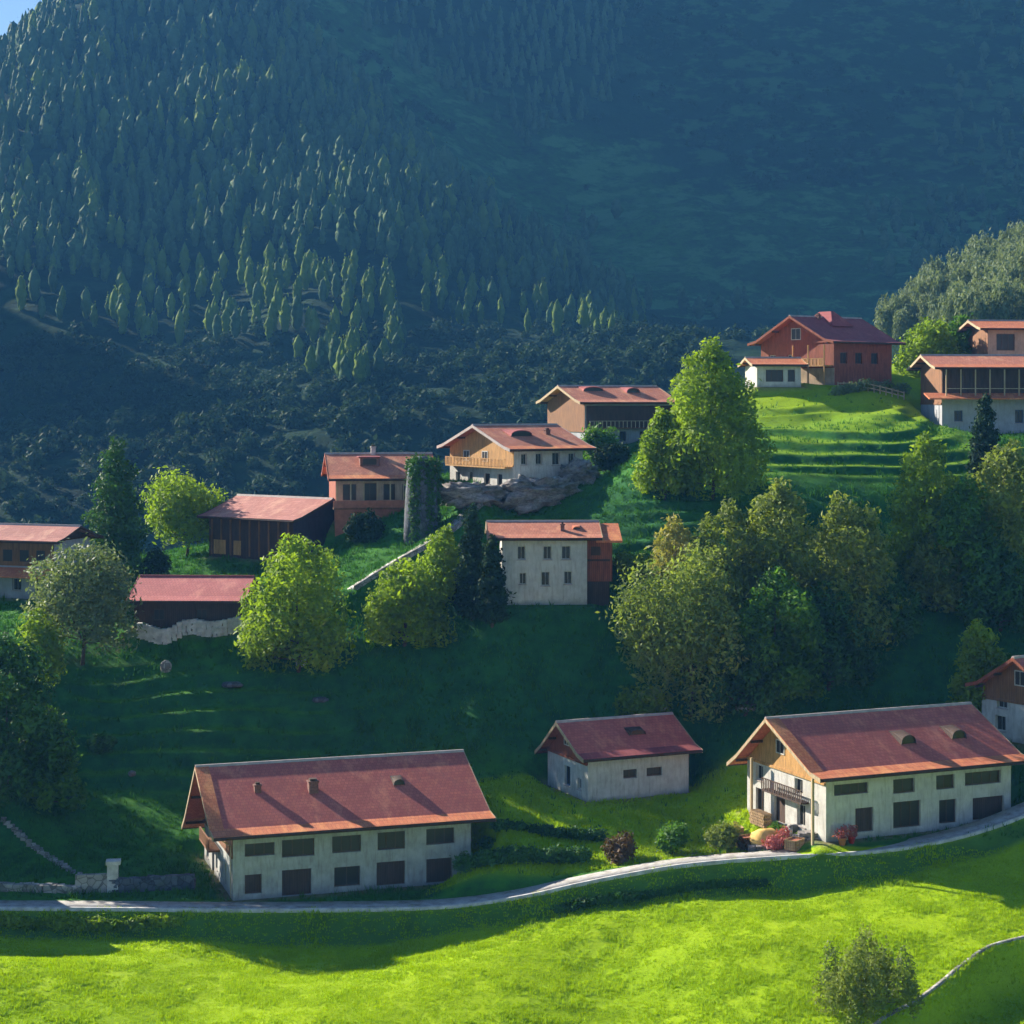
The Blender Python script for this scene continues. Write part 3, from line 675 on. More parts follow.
# large farmhouse on the road, left
UPF = lambda px0, px1: ((px0 - 235) / 11.3, (px1 - 235) / 11.3)
def fr(x0, x1, z0, z1, s, p0=235, k=11.3): return ((x0 - p0) / k, z0, (x1 - p0) / k, z1, s)
h1, rf1, g1 = house('farmhouse', 'long white farmhouse under a big red roof with two rows of dark openings', at(233, 901, 157), R(18), 20.4, 15.0, 5.5, 25, 1.25, 1.8, kick=10,
    front=[fr(246,274,3.55,4.6,'o'), fr(281,312,3.25,4.7,'o'), fr(329,357,3.3,4.7,'o'), fr(373,400,3.25,4.75,'o'), fr(421,449,3.4,4.75,'o'),
           fr(246,262,.45,2.05,'d'), fr(281,309,.05,2.2,'d'), fr(331,356,.45,2.1,'o'), fr(372,400,.25,2.25,'d'), fr(421,447,.15,2.2,'d')],
    left=[(1.2, .6, 2.4, 2.4, 'w'), (4.2, .0, 5.5, 2.2, 'd'), (6.2, .7, 7.2, 2.3, 'w'), (9.7, .5, 10.3, 2.2, 'd'), (10.9, .5, 11.5, 2.2, 'd'), (6.0, 6.0, 7.4, 7.3, 'w')], verge=1.1, wall='plaster', gable='timber', rid=.56, pb=42)
chimney(rf1, g1, 2.9, .55, .55, .45); chimney(rf1, g1, 7.6, .5, .8, .75); dormer(rf1, g1, 15.2, .5, 1.0, .55)
pad(h1, g1, 3.0)
def balcony(root, W, z, side='left', depth=1.0, y0=1.0, y1=None, L=0, mat='timber', rail=.95):
    y1 = y1 or W - 1; b = MB(); s = -1 if side == 'left' else 1; x = 0 if side == 'left' else L
    xa, xb = sorted((x + s * .02, x + s * depth)); b.box(xa, y0, z - .16, xb, y1, z)
    bo = b.build('balcony', M[mat], root); r_ = MB(); xe = x + s * (depth - .06)
    r_.bar((xe, y0, z + rail), (xe, y1, z + rail), .1, .08); k = int((y1 - y0) / .28)
    for i in range(k + 1): yy = y0 + (y1 - y0) * i / k; r_.box(xe - .05, yy - .07, z + .01, xe - .01, yy + .07, z + rail - .05)
    r_.build('railing', M[mat], bo); return bo
balcony(h1, 12.2, 2.75, y0=6.4, y1=11.6)
dp = MB(); dp.tube([(-.12, .35, 0.2), (-.12, .35, 4.4), (-.9, .1, 5.0)], .05, 6); dp.build('downpipe', M['board'], h1)

def fr2(x0, x1, z0, z1, s): return fr(x0, x1, z0, z1, s, 826, 10.25)
h2, rf2, g2 = house('farmhouse', 'white farmhouse under a red roof with two dark dormers, right of the road bend', at(826, 842, 156.5), R(23), 18.5, 12.8, 5.4, 25, 1.25, 1.3, kick=10,
    front=[fr2(834,868,3.7,4.6,'o'), fr2(893,915,3.4,4.6,'o'), fr2(937,956,3.4,4.6,'o'), fr2(967,1005,3.5,4.6,'o'),
           fr2(855,873,.5,2.5,'d'), fr2(893,921,.5,2.7,'o'), fr2(940,958,.5,2.5,'o'), fr2(975,1008,.5,2.4,'d')],
    left=[(1.5, .4, 2.9, 2.4, 'o'), (4.6, .1, 6.4, 2.4, 'd'), (8.3, .5, 9.6, 2.3, 'w'), (1.5, 3.1, 2.7, 4.4, 'w'), (7.9, 3.1, 9.2, 4.4, 'w'), (5.0, 6.0, 6.4, 7.2, 'w')], verge=1.2, wall='white', gable='gold_timber', rid=.58, pb=38)
dormer(rf2, g2, 9.9, .34, 1.5, .8); dormer(rf2, g2, 15.2, .36, 1.5, .8); pad(h2, g2, 2.6, -.02)
balcony(h2, 11.4, 2.75, depth=.8, y0=2.6, y1=9.0, mat='dark_timber')
for yy in (.3, 10.2):
    ps = MB(); ps.box(-1.12, yy, -.6, -.92, yy + .2, 5.2); ps.build('porch_post', M['board'], h2)

h3, rf3, g3 = house('cottage', 'small white cottage with red roof on the sunlit grass between the farmhouses', at(588, 803, 173), R(24), 10.4, 8.6, 4.1, 26, .9, .9,
    front=[(3.6, 1.9, 5.0, 2.7, 'o'), (6.0, 1.9, 7.6, 2.7, 'o')], left=[(3.7, .8, 4.9, 2.6, 'b'), (6.4, .9, 7.2, 1.9, 'w'), (3.7, 4.5, 4.8, 5.5, 'w')], wall='white', gable='red_timber', eave='tile_plum', gable_low=3.4, rid=.56, pb=38)
dormer(rf3, g3, 6.2, .42, 1.7, .5); pad(h3, g3, 2.4, .05)

h4, rf4, g4 = house('townhouse', 'white house with six small windows and an orange roof', at(502, 604, 196), R(2), 8.75, 8.0, 6.8, 17, .9, 1.5, kick=12,
    front=[(1.55, 4.55, 2.4, 5.95, 'w'), (4.2, 4.55, 5.1, 5.95, 'w'), (6.1, 4.55, 7.05, 5.95, 'w'), (1.75, 2.0, 2.5, 3.2, 'w'), (4.0, 1.85, 4.9, 3.3, 'w'), (6.35, 2.0, 7.2, 3.35, 'w')], wall='white', roof='tile_salmon', eave='tile_salmon', base=2.0)
chimney(rf4, g4, 6.3, .3, .4, .55); dormer(rf4, g4, 7.8, .4, .8, .3, 'tile_orange')
pad(h4, g4, 2.4, -.1)
an = MB(); an.box(8.51, .8, 2.2, 11.4, 7.2, 6.5); ao = an.build('annex', M['red_timber'], h4)
an = MB(); an.box(8.6, .9, -1.6, 11.1, 7.0, 2.18); an.build('annex_footing', M['dark_timber'], ao)
an = MB(); an.prism([(-.9, 6.32), (4, 7.78), (8.9, 6.32), (8.9, 6.54), (4, 8.0), (-.9, 6.54)], 9.62, 12.3); an.build('annex_roof', M['tile_orange'], ao)
an = MB(); an.box(8.7, .74, 4.3, 11.2, .79, 4.5); an.box(9.2, .76, 4.9, 10.2, .8, 5.8); an.build('annex_trim', M['dark_timber'], ao)

h5, rf5, g5 = house('chalet', 'tall chalet on the rock with golden boarding over white plaster and an orange roof', at(514, 494, 224), R(31), 9.6, 15.4, 5.3, 18, 1.1, 1.2, kick=12,
    front=[(1.0, 3.4, 1.8, 4.7, 'w'), (3.0, 3.4, 3.9, 4.7, 'w'), (5.3, 3.3, 6.4, 4.8, 'w'), (7.6, 3.4, 8.5, 4.7, 'w'), (2.0, .6, 3.0, 1.9, 'w'), (5.6, .6, 6.6, 1.9, 'w')],
    left=[(1.5, .9, 2.6, 2.2, 'w'), (4.5, .8, 5.7, 2.3, 'w'), (8.4, .6, 9.8, 2.2, 'o'), (11.5, .7, 12.7, 2.2, 'o'), (3.5, 3.6, 5.0, 4.9, 'w'), (8.0, 3.6, 9.4, 4.9, 'w')], gable_low=3.2, wall='white', gable='gold_timber', roof='tile_salmon', eave='tile_orange', base=3.0, board='cap')
dormer(rf5, g5, 3.2, .45, 3.0, .75, 'tile_plum'); chimney(rf5, g5, 7.3, .55, .6, .4); pad(h5, g5, 2.0, -.05)
balcony(h5, 14, 3.1, depth=1.0, y0=.5, y1=14.8, mat='gold_timber')

h6, rf6, g6 = house('chalet', 'red-balconied chalet with salmon roof and one square dormer, left of the ivy tower', at(336, 520, 225), R(9), 11.2, 12.6, 4.9, 22, 1.0, .9, kick=14,
    front=[(.8, 2.3, 2.4, 4.2, 'o'), (3.2, 2.2, 4.8, 4.3, 'o'), (5.6, 2.3, 7.0, 4.2, 'o'), (7.8, 2.3, 9.2, 4.2, 'o')], wall='warm', gable='red_timber', gable_low=1.8, roof='tile_salmon', eave='tile_orange', base=2.5, board='red_timber')
pad(h6, g6, 1.8)
b = MB(); b.box(-.4, -1.6, 1.3, 11.4, -.02, 1.5); bo = b.build('balcony', M['timber'], h6)
b = MB(); b.box(-.4, -1.68, 1.5, 11.4, -1.58, 2.35); b.build('parapet', M['terracotta'], bo)
for i in range(8): b = MB(); b.box(.0 + i * 1.55, -1.56, 2.35, .14 + i * 1.55, -1.42, 4.6); b.build('balcony_post', M['board'], bo)
b = MB(); b.box(-.2, -1.3, -2.5, 10, -.02, 1.28); b.build('lower_storey', M['terracotta'], h6)
x, y, z = roof_pt(g6, 4.2, .42); b = MB(); b.box(x - 1.15, y - .1, z - .3, x + 1.15, y + 2.3, z + 1.0); dd = b.build('dormer', M['brick'], rf6)
b = MB(); b.box(x - 1.35, y - .3, z + 1.003, x + 1.35, y + 2.5, z + 1.12); b.build('dormer_roof', M['tile_plum'], dd)
b = MB(); b.box(x - .8, y - .13, z + .15, x + .8, y - .11, z + .85); b.build('dormer_window', M['glass'], dd)
chimney(rf6, g6, 4.9, .97, .55, .8, 'whitestone')

h7, rf7, g7 = house('barn', 'long dark timber barn with faded rose roof and plum gable end on the crest', at(293, 562, 222), R(-36), 13.6, 11.8, 4.9, 19, 1.0, 1.0,
    front=[], right=[], wall='dark_timber', gable='purple', roof='tile_rose', eave='tile_rose', base=2.5, board='dark_timber', kick=12)
# the barn's long side runs to the left of its near corner
h7.location = at(293, 562, 222) - Vector((math.cos(R(-36)) * 13.6, math.sin(R(-36)) * 13.6, 0)); pad(h7, g7, 2.0)
b = MB(); b.box(13.62, -.02, -2.5, 13.70, 11.82, 4.85); b.build('end_boarding', M['purple'], h7)
for i in range(9): b = MB(); b.box(.4 + i * 1.55, -.12, .3, .62 + i * 1.55, -.01, 4.6); b.build('post', M['timber'], h7)
for xa, xb in ((.9, 2.9), (4.2, 5.4)):
    b = MB(); b.box(xa, -.16, .4, xb, -.121, 2.1); b.build('hatch', M['gold_timber'], h7)

h8, rf8, g8 = house('house', 'brown boarded house with rose roof and orange lean-to roof at the left edge', (0, 0, 0), R(-20), 15, 7.4, 6.6, 19, 1.0, 1.1,
    front=[(8.4, 4.0, 9.6, 5.6, 'o'), (10.6, 4.0, 11.8, 5.6, 'o'), (12.8, 4.0, 13.9, 5.6, 'o'), (9.5, .9, 10.7, 2.3, 'w'), (12.5, .9, 13.7, 2.3, 'w')], wall='greyp', gable='dark_timber', roof='tile_rose', eave='tile_rose', board='dark_timber', base=2, kick=12)
h8.location = at(54, 600, 214) - Vector((math.cos(R(-20)) * 15, math.sin(R(-20)) * 15, 0)); pad(h8, g8, 2.0)
b = MB(); b.box(0.01, -.14, 3.7, 15.02, -.02, 6.5); b.build('upper_boarding', M['timber'], h8)
for k, (a_, b_) in enumerate(((8.4, 9.6), (10.6, 11.8), (12.8, 13.9))):
    b = MB(); b.box(a_, -.17, 4.2, b_, -.145, 5.5); b.build('window', M['glass'], h8)
b = MB(); b.hexa([(-.5, -2.0, 2.5), (14.6, -2.0, 2.5), (14.6, -.02, 3.35), (-.5, -.02, 3.35), (-.5, -2.0, 2.65), (14.6, -2.0, 2.65), (14.6, -.02, 3.5), (-.5, -.02, 3.5)]); b.build('lean_to_roof', M['tile_orange'], h8)

h9, rf9, g9 = house('shed', 'low dark shed under a pink-red sheet roof beside the grey-green tree', at(134, 628, 200), R(-2), 11.2, 9.8, 3.0, 20, .9, .6,
    front=[(2, .8, 3.2, 2.0, 'o'), (6.5, .8, 7.7, 2.0, 'o')], wall='dark_timber', gable='dark_timber', roof='tile_pink', eave='tile_pink', board='tile_plum', base=2, kick=16, cap='tile_plum')
pad(h9, g9, 2.0)

h10, rf10, g10 = house('chalet', 'chalet with dark balcony and rose roof with two dormers, left of the tall bright tree', at(585, 444, 250), R(23), 12.4, 12.0, 5.5, 18, 1.1, 1.2, kick=12,
    front=[(3.2, 2.4, 4.6, 4.4, 'o'), (5.4, 2.4, 6.8, 4.4, 'o'), (7.8, 2.4, 9.2, 4.4, 'o'), (10.2, 2.4, 11.6, 4.4, 'o'), (5.0, .3, 6.0, 1.6, 'b'), (8.0, .3, 9.0, 1.6, 'b')], wall='greyp', gable='timber', gable_low=1.6, roof='tile_salmon', eave='tile_salmon', base=3)
dormer(rf10, g10, 3.0, .62, 3.0, .6, 'tile_plum'); dormer(rf10, g10, 8.6, .5, 2.0, .7, 'tile_plum'); pad(h10, g10, 2.0)
b = MB(); b.box(.2, -.14, 2.1, 12.8, -.02, 5.0); bb = b.build('upper_boarding', M['dark_timber'], h10)
b = MB(); b.box(.2, -1.1, 2.0, 12.8, -.15, 2.12); bo = b.build('balcony', M['timber'], h10)
b = MB(); b.bar((.2, -1.05, 3.0), (12.8, -1.05, 3.0), .08); [b.box(.2 + i * .6, -1.08, 2.13, .3 + i * .6, -1.02, 2.97) for i in range(21)]; b.build('railing', M['board'], bo)

h11, rf11, g11 = house('lodge', 'big red timber lodge with plum roof at the top of the hill', at(834, 385, 256), R(38), 11.6, 13.6, 5.8, 27, 1.2, 1.4, kick=12,
    front=[(1.2, 2.9, 2.6, 4.4, 'o'), (4.2, 2.9, 5.6, 4.4, 'o'), (7.4, 2.9, 8.8, 4.4, 'o')], left=[(1.5, 2.8, 2.8, 4.2, 'w'), (5.0, 2.8, 6.2, 4.2, 'w'), (5.8, 6.2, 7.6, 7.8, 'w')], wall='red_timber', gable='red_timber', roof='tile_plum', eave='tile_plum', base=2.5, board='red_timber')
pad(h11, g11, 2.0)
x, y, z = roof_pt(g11, 6.0, .78); b = MB(); b.hexa([(x - 2.2, y - 1.6, z - .6), (x + 2.2, y - 1.6, z - .6), (x + 2.2, y + 4.5, z - .6), (x - 2.2, y + 4.5, z - .6), (x - .3, y + .4, z + 1.5), (x + .3, y + .4, z + 1.5), (x + .3, y + 2.6, z + 1.5), (x - .3, y + 2.6, z + 1.5)])
b.build('roof_gable', M['tile_plum'], rf11); chimney(rf11, g11, 3.6, .9, .5, .5)
b = MB(); b.box(-1.6, .3, 2.5, -.04, 6.2, 2.66); bo = b.build('balcony', M['gold_timber'], h11)
b = MB(); [b.box(-1.58, .3 + i * .3, 2.67, -1.53, .5 + i * .3, 3.5) for i in range(20)]; b.bar((-1.55, .3, 3.55), (-1.55, 6.2, 3.55), .1); b.build('railing', M['gold_timber'], bo)
for yy in (.3, 3.2, 6.0): b = MB(); b.box(-1.6, yy, -1.5, -1.44, yy + .16, 5.4); b.build('post', M['gold_timber'], bo)
b = MB(); b.box(-.1, -.1, -2.4, -.02, 13.7, 2.3); b.build('plaster_base', M['warm'], h11)
# low wing of the lodge
w1, rfw, gw = house('outbuilding', 'low white outbuilding with orange roof and wide dark window left of the red lodge', at(757, 387, 253), R(8), 6.0, 6.0, 2.9, 16, .7, .8, kick=10,
    front=[(1.2, .7, 3.6, 2.3, 'o'), (4.2, .7, 5.2, 2.3, 'o')], wall='white', gable='timber', roof='tile_orange', eave='tile_orange', base=2)
pad(w1, gw, 1.6)

h13, rf13, g13 = house('guesthouse', 'guesthouse with two orange roofs and a shaded gallery at the right edge', at(942, 434, 244), R(5), 20, 9, 8.6, 17, 1.6, 1.4, kick=11,
    front=[(9.6, 1.4, 10.7, 3.1, 'b'), (1.6, 1.6, 2.7, 3.0, 'b'), (2.0, 5.6, 3.4, 7.9, 'o'), (4.0, 5.6, 5.4, 7.9, 'o'), (6.2, 5.6, 7.6, 7.9, 'o'), (8.4, 5.6, 9.8, 7.9, 'o'), (11, 5.6, 12.4, 7.9, 'o')], wall='greyp', gable='timber', gable_low=3.8, roof='tile_salmon', eave='tile_orange', base=3)
pad(h13, g13, 1.6)
b = MB(); b.hexa([(-2.4, -2.4, 4.4), (20.5, -2.4, 4.4), (20.5, -.02, 5.1), (-2.4, -.02, 5.1), (-2.4, -2.4, 4.56), (20.5, -2.4, 4.56), (20.5, -.02, 5.26), (-2.4, -.02, 5.26)]); b.build('lower_roof', M['tile_orange'], h13)
for i in range(11): b = MB(); b.box(.1 + i * 1.9, -1.3, 4.9, .25 + i * 1.9, -1.15, 8.3); b.build('gallery_post', M['board'], h13)
b = MB(); b.bar((.1, -1.22, 5.8), (20, -1.22, 5.8), .1); b.build('handrail', M['board'], h13)
b = MB(); b.box(.0, -.13, 5.0, 20, -.02, 8.5); bb = b.build('gallery_boarding', M['dark_timber'], h13)
h12, rf12, g12 = house('house', 'upper house with orange roof and dark framed window above the guesthouse at the right edge', at(988, 384, 262), R(6), 14, 8, 7.6, 15, 1.0, 1.4, kick=10,
    front=[(1.2, 4.6, 3.8, 6.9, 'o'), (5.4, 4.6, 7.4, 6.9, 'w')], wall='warm', gable='timber', gable_low=3.5, roof='tile_orange', eave='tile_orange', base=2)
pad(h12, g12, 1.6)

h14, rf14, g14 = house('chalet', 'chalet with brown boarded gable over white wall at the right edge behind the farmhouse', at(1062, 751, 170), R(35), 9, 9.2, 4.8, 32, 1.0, 1.1,
    front=[(2, 1, 3.2, 2.4, 'w')], left=[(1.6, .8, 2.8, 2.2, 'w'), (5.5, .8, 6.7, 2.2, 'w'), (1.8, 2.9, 3.0, 3.6, 'w'), (5.6, 2.9, 6.8, 3.6, 'w'), (3.9, 5.2, 5.2, 6.6, 'w')], wall='white', gable='timber', gable_low=3.6, board='red_timber')
pad(h14, g14, 1.8)
# barn outside the frame, its shadow reaches the meadow
h15, rf15, g15 = house('barn', 'red-roofed barn standing left beyond the road end', (-60.5, 153.0, -41.6), R(12), 14, 10, 5.5, 32, 1.0, 1.0, front=[(4, 0, 6.5, 3, 'd')])
pad(h15, g15, 2.0)

# ------------------------------------------------------------------ ground
def grid(name, x0, x1, nx, y0, y1, ny, mat, sink=None, attrs=None):
    xs = np.linspace(x0, x1, nx); ys = np.linspace(y0, y1, ny); X, Y = np.meshgrid(xs, ys)
    Z = height(X, Y)
    if sink: Z = Z - sink(X, Y)
    V = np.stack([X, Y, Z], -1).reshape(-1, 3)
    i = np.arange(nx * ny).reshape(ny, nx); F = np.stack([i[:-1, :-1], i[:-1, 1:], i[1:, 1:], i[1:, :-1]], -1).reshape(-1, 4)
    o = np_mesh(name, V, F, mat, smooth=True, attrs=attrs(X, Y, Z) if attrs else None)
    o["kind"] = "structure"; return o
def ground_attrs(X, Y, Z):
    px = 512 + FPX * X / Y; py = HOR - FPX * Z / Y
    d, s, rz = line_field(X, Y, ROAD)
    # trodden earth behind the road between cottage garden and the right farmhouse
    e = sstep(8, 13, X) * (1 - sstep(24, 27, X)) * sstep(0.8, 1.6, d) * (1 - sstep(4.2, 6.5, d)) * (s > 0) * (Y < 175)
    e = e * np.clip(0.75 + fbm(X * .5, Y * .5, 5) * 1.2, 0, 1)
    for (cx, cy, yaw, L, W, zp, mg) in PADS:
        c, s_ = math.cos(yaw), math.sin(yaw); u = (X - cx) * c + (Y - cy) * s_; v = -(X - cx) * s_ + (Y - cy) * c
        dd = np.maximum(np.maximum(-u, u - L), np.maximum(-v, v - W)); e = np.maximum(e, (1 - sstep(0.3, 1.4, dd)) * .7)
    gy, gx = np.gradient(base_h(X, Y), Y[:, 0], X[0, :])   # shade of the steep slopes, painted in as darker grass
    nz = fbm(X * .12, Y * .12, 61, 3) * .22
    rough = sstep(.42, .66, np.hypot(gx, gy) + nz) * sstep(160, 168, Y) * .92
    zy, zx = np.gradient(Z, Y[:, 0], X[0, :]); st = np.hypot(zx, zy)    # on the terraces the dark tone keeps to the risers
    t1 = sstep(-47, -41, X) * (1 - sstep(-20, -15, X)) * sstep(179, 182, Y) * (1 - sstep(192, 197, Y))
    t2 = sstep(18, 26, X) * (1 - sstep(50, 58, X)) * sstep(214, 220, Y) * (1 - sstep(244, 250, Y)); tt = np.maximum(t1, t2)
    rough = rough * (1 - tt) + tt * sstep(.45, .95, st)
    bk = (s < 0) * sstep(1.0, 1.8, d) * (1 - sstep(2.8, 4.2, d)) * (Y < 175)  # shaded bank below the road, darkened in the grass colour
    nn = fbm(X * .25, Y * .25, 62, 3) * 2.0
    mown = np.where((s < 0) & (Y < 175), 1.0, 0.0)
    patch = sstep(-8, -4, X + nn) * (1 - sstep(25, 29, X + nn)) * sstep(158, 159, Y) * (1 - sstep(177, 181, Y + nn))  # sunlit ground by the cottage, painted in as brighter grass
    rough = np.maximum(rough * (1 - patch), bk * .8); mown = np.maximum(mown, patch) ; mown = np.maximum(mown, (t1 * .06 + t2 * .5) * (1 - sstep(.3, .7, st))); mown = np.maximum(mown, .75 * sstep(228, 248, Y + nn * 2) * sstep(15, 30, X) * (1 - sstep(62, 72, X)))  # upper terraces brightened by colour where sun falls
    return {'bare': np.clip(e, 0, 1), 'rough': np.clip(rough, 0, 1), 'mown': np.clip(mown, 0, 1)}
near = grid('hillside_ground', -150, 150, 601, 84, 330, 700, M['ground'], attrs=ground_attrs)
near['label'] = 'grassy hillside and meadow'
def far_attrs(X, Y, Z):
    px = 512 + FPX * X / Y; py = HOR - FPX * Z / Y
    a = sstep(900, 960, Y) * (1 - sstep(1080, 1120, Y)) * sstep(-130, -90, X) * (1 - sstep(60, 100, X))
    b = sstep(830, 880, Y) * (1 - sstep(1040, 1080, Y)) * sstep(20, 60, X) * (1 - sstep(260, 330, X)); c = sstep(860, 960, Y) * sstep(40, 100, X) * .25; b = np.maximum(b, c)
    return {'pasture': np.clip(a * .8 + b * .6, 0, 1)}
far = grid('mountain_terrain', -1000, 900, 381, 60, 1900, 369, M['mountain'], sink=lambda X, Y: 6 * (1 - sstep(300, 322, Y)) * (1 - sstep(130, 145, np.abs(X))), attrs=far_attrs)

# ------------------------------------------------------------------ road, lane, field edge
def ribbon(name, pts, w, mat, th=.12, lift=.03, z_from_ground=False):
    V = []; F = []
    for i, p in enumerate(pts):
        d = (pts[min(i + 1, len(pts) - 1)] - pts[max(i - 1, 0)]); d.z = 0; d.normalize(); nn = Vector((-d.y, d.x, 0)) * w / 2
        z = p.z + lift if not z_from_ground else H(p.x, p.y) + lift
        for s, dz in ((1, -th), (1, 0), (-1, 0), (-1, -th)): V.append((p.x + nn.x * s, p.y + nn.y * s, z + dz))
    for i in range(len(pts) - 1):
        a = 4 * i; b = a + 4
        for j in range(4): F.append((a + j, a + (j + 1) % 4, b + (j + 1) % 4, b + j))
    return np_mesh(name, V, F, mat)
road = ribbon('road', ROAD, 2.3, M['paving'], .3, .035); road['kind'] = 'structure'
lane = ribbon('lane', LANE, 1.6, M['paving'], .3, .03); lane['kind'] = 'structure'
def offset(pts, d):
    out = []
    for i, p in enumerate(pts):
        t = (pts[min(i + 1, len(pts) - 1)] - pts[max(i - 1, 0)]); t.z = 0; t.normalize(); out.append(Vector((p.x - t.y * d, p.y + t.x * d, p.z)))
    return out
kb = ribbon('kerb', offset(ROAD, -1.32), .3, M['whitestone'], .6, .15); kb['kind'] = 'structure'
eg = ribbon('stone_edging', offset(EDGE, .1), .34, M['stone'], .8, .08, True); tag(eg, 'low stone edging curving along the field step in the lower right corner', 'edging')
lw_ = ribbon('lane_wall', offset(LANE, -1.0), .35, M['stone'], 1.0, .55); tag(lw_, 'pale stone wall climbing beside the lane up to the chalets', 'stone wall')

# ------------------------------------------------------------------ trees
T = tree
T('cypress', 'tall dark cypress with a broad pointed crown standing over the sheds on the left crest', 116, 430, 565, 68, M['deep'], 'column', 9000, .28, D=226)
T('round_tree', 'bright green round tree between the dark cypress and the long barn', 187, 476, 565, 84, M['lime'], 'round', 7500, .30, D=234)
T('dark_bush', 'small dark round bush at the foot of the bright green round tree', 158, 542, 575, 30, M['dark_leaf'], 'bush', 1500, .22, .1, 'bush', D=224)
T('grey_tree', 'pale grey-green round tree beside the pink-roofed shed', 82, 540, 650, 104, M['grey'], 'round', 10000, .26, D=195)
T('lime_tree', 'yellow-green bushy tree right of the pink-roofed shed', 298, 528, 672, 112, M['lime'], 'dome', 12000, .30, D=194)
T('lime_tree', 'low domed yellow-green tree below the climbing lane', 404, 560, 662, 88, M['lime'], 'dome', 9000, .28, D=196)
T('dark_tree', 'large shaded green tree at the left edge above the road', 8, 625, 812, 120, M['deep'], 'dome', 12000, .30, D=172)
T('dark_tree', 'shaded green tree with a low crown left of the terraces', 46, 700, 815, 70, M['green'], 'dome', 7000, .28, D=174)
T('lime_bush', 'yellow-green bush under the grey-green tree at the left edge', 42, 598, 665, 60, M['lime'], 'bush', 3600, .26, .1, 'bush', D=191)
T('dark_cypress', 'taller of the two dark cypresses left of the white house', 472, 497, 642, 38, M['dark_leaf'], 'column', 7000, .24, D=197)
T('dark_cypress', 'shorter dark cypress touching the white house', 492, 530, 642, 36, M['dark_leaf'], 'column', 6000, .24, D=194.5)
T('shrub', 'sunlit leafy shrub beside the two dark cypresses', 444, 520, 612, 56, M['lime'], 'tear', 4500, .28, .1, 'bush', D=200)
T('bright_tree', 'tall bright green tree with a pointed top in front of the hilltop lodge', 712, 328, 500, 108, M['lime'], 'tear', 17000, .30, seed=15)
T('bright_tree', 'slim sunlit tree joined to the left side of the tall bright tree', 664, 402, 500, 58, M['lime'], 'tear', 6500, .30)
T('willow', 'broad olive tree with feathery branches at the front of the middle grove', 690, 530, 718, 150, M['willow'], 'multi', 19000, .26, seed=9)
T('grove_tree', 'yellow-topped tree at the left end of the middle grove', 676, 507, 640, 72, M['straw'], 'dome', 6500, .28)
T('grove_tree', 'tallest round tree at the back of the middle grove', 780, 470, 640, 96, M['olive'], 'dome', 10500, .30)
T('grove_tree', 'broad olive tree at the right end of the middle grove', 848, 486, 650, 104, M['olive'], 'dome', 10500, .30)
T('grove_tree', 'dense green tree in the heart of the middle grove', 776, 560, 705, 100, M['green'], 'dome', 10500, .28)
T('grove_tree', 'olive tree behind the feathery willow in the middle grove', 728, 490, 640, 84, M['olive'], 'dome', 7500, .30)
T('grove_tree', 'dark shaded tree at the lower right of the middle grove', 828, 575, 690, 90, M['deep'], 'dome', 8000, .28)
T('grove_tree', 'dark low tree between the willow and the dense green tree', 745, 610, 715, 80, M['deep'], 'dome', 7000, .28)
T('lime_bush', 'lime bush peeping over the cottage roof under the willow', 644, 682, 722, 58, M['lime'], 'bush', 3000, .26, .1, 'bush')
T('edge_tree', 'light green tree with a ragged crown below the guesthouse', 926, 425, 575, 78, M['lime'], 'dome', 9500, .30)
T('edge_tree', 'green tree spreading below the guesthouse at the right edge', 1004, 432, 590, 96, M['olive'], 'dome', 10500, .30)
T('edge_tree', 'dense green tree between the two below the guesthouse', 965, 470, 610, 90, M['green'], 'dome', 9000, .30)
T('edge_tree', 'dark low tree under the spreading tree at the right edge', 1000, 540, 632, 90, M['deep'], 'dome', 7000, .30)
T('edge_tree', 'dark low tree linking the grove with the trees below the guesthouse', 888, 572, 640, 62, M['deep'], 'dome', 7000, .30)
T('dark_cypress', 'dark cypress in front of the guesthouse gallery', 985, 388, 480, 36, M['dark_leaf'], 'column', 5000, .26, seed=77)
T('olive_bush', 'olive bush at the foot of the ragged light green tree', 936, 530, 612, 58, M['olive'], 'dome', 5000, .28, .12, 'bush')
T('garden_tree', 'light green tree with two tops behind the right farmhouse', 980, 612, 722, 68, M['lime'], 'tear', 8500, .26, D=180)
T('garden_tree', 'green tree filling the gap between lodge and guesthouse', 930, 318, 385, 64, M['lime'], 'dome', 5500, .34, D=268)
T('garden_tree', 'leafy tree tucked beside the upper house at the right', 962, 312, 385, 50, M['green'], 'dome', 4500, .34, D=271)
T('garden_bush', 'green bush below the chalet with two dormers', 598, 422, 470, 48, M['green'], 'bush', 3600, .30, .1, 'bush', D=242)
T('dark_bush', 'dark bush leaning against the rock right of the golden chalet', 612, 440, 482, 42, M['dark_leaf'], 'bush', 2800, .30, .1, 'bush', D=238)
T('lime_bush', 'small bright bush right of the red timber annex', 632, 550, 578, 46, M['lime'], 'bush', 2200, .26, .1, 'bush')
T('garden_bush', 'small russet bush by the road at the left of the bare earth', 619, 828, 866, 38, M['russet'], 'bush', 2400, .17, .08, 'bush', D=160.5)
T('garden_bush', 'small round green bush by the road in the middle of the bare earth', 672, 820, 858, 42, M['green'], 'bush', 2800, .17, .08, 'bush', D=161)
T('garden_bush', 'straggly olive bush by the road beside the stone heap', 722, 818, 852, 40, M['olive'], 'bush', 2400, .17, .08, 'bush', D=160.5)
T('wispy_bush', 'wispy sparse bush standing in the meadow near the lower right corner', 866, 928, 1030, 122, M['olive'], 'wispy', 11000, .14, .09, 'bush', seed=3, D=132)
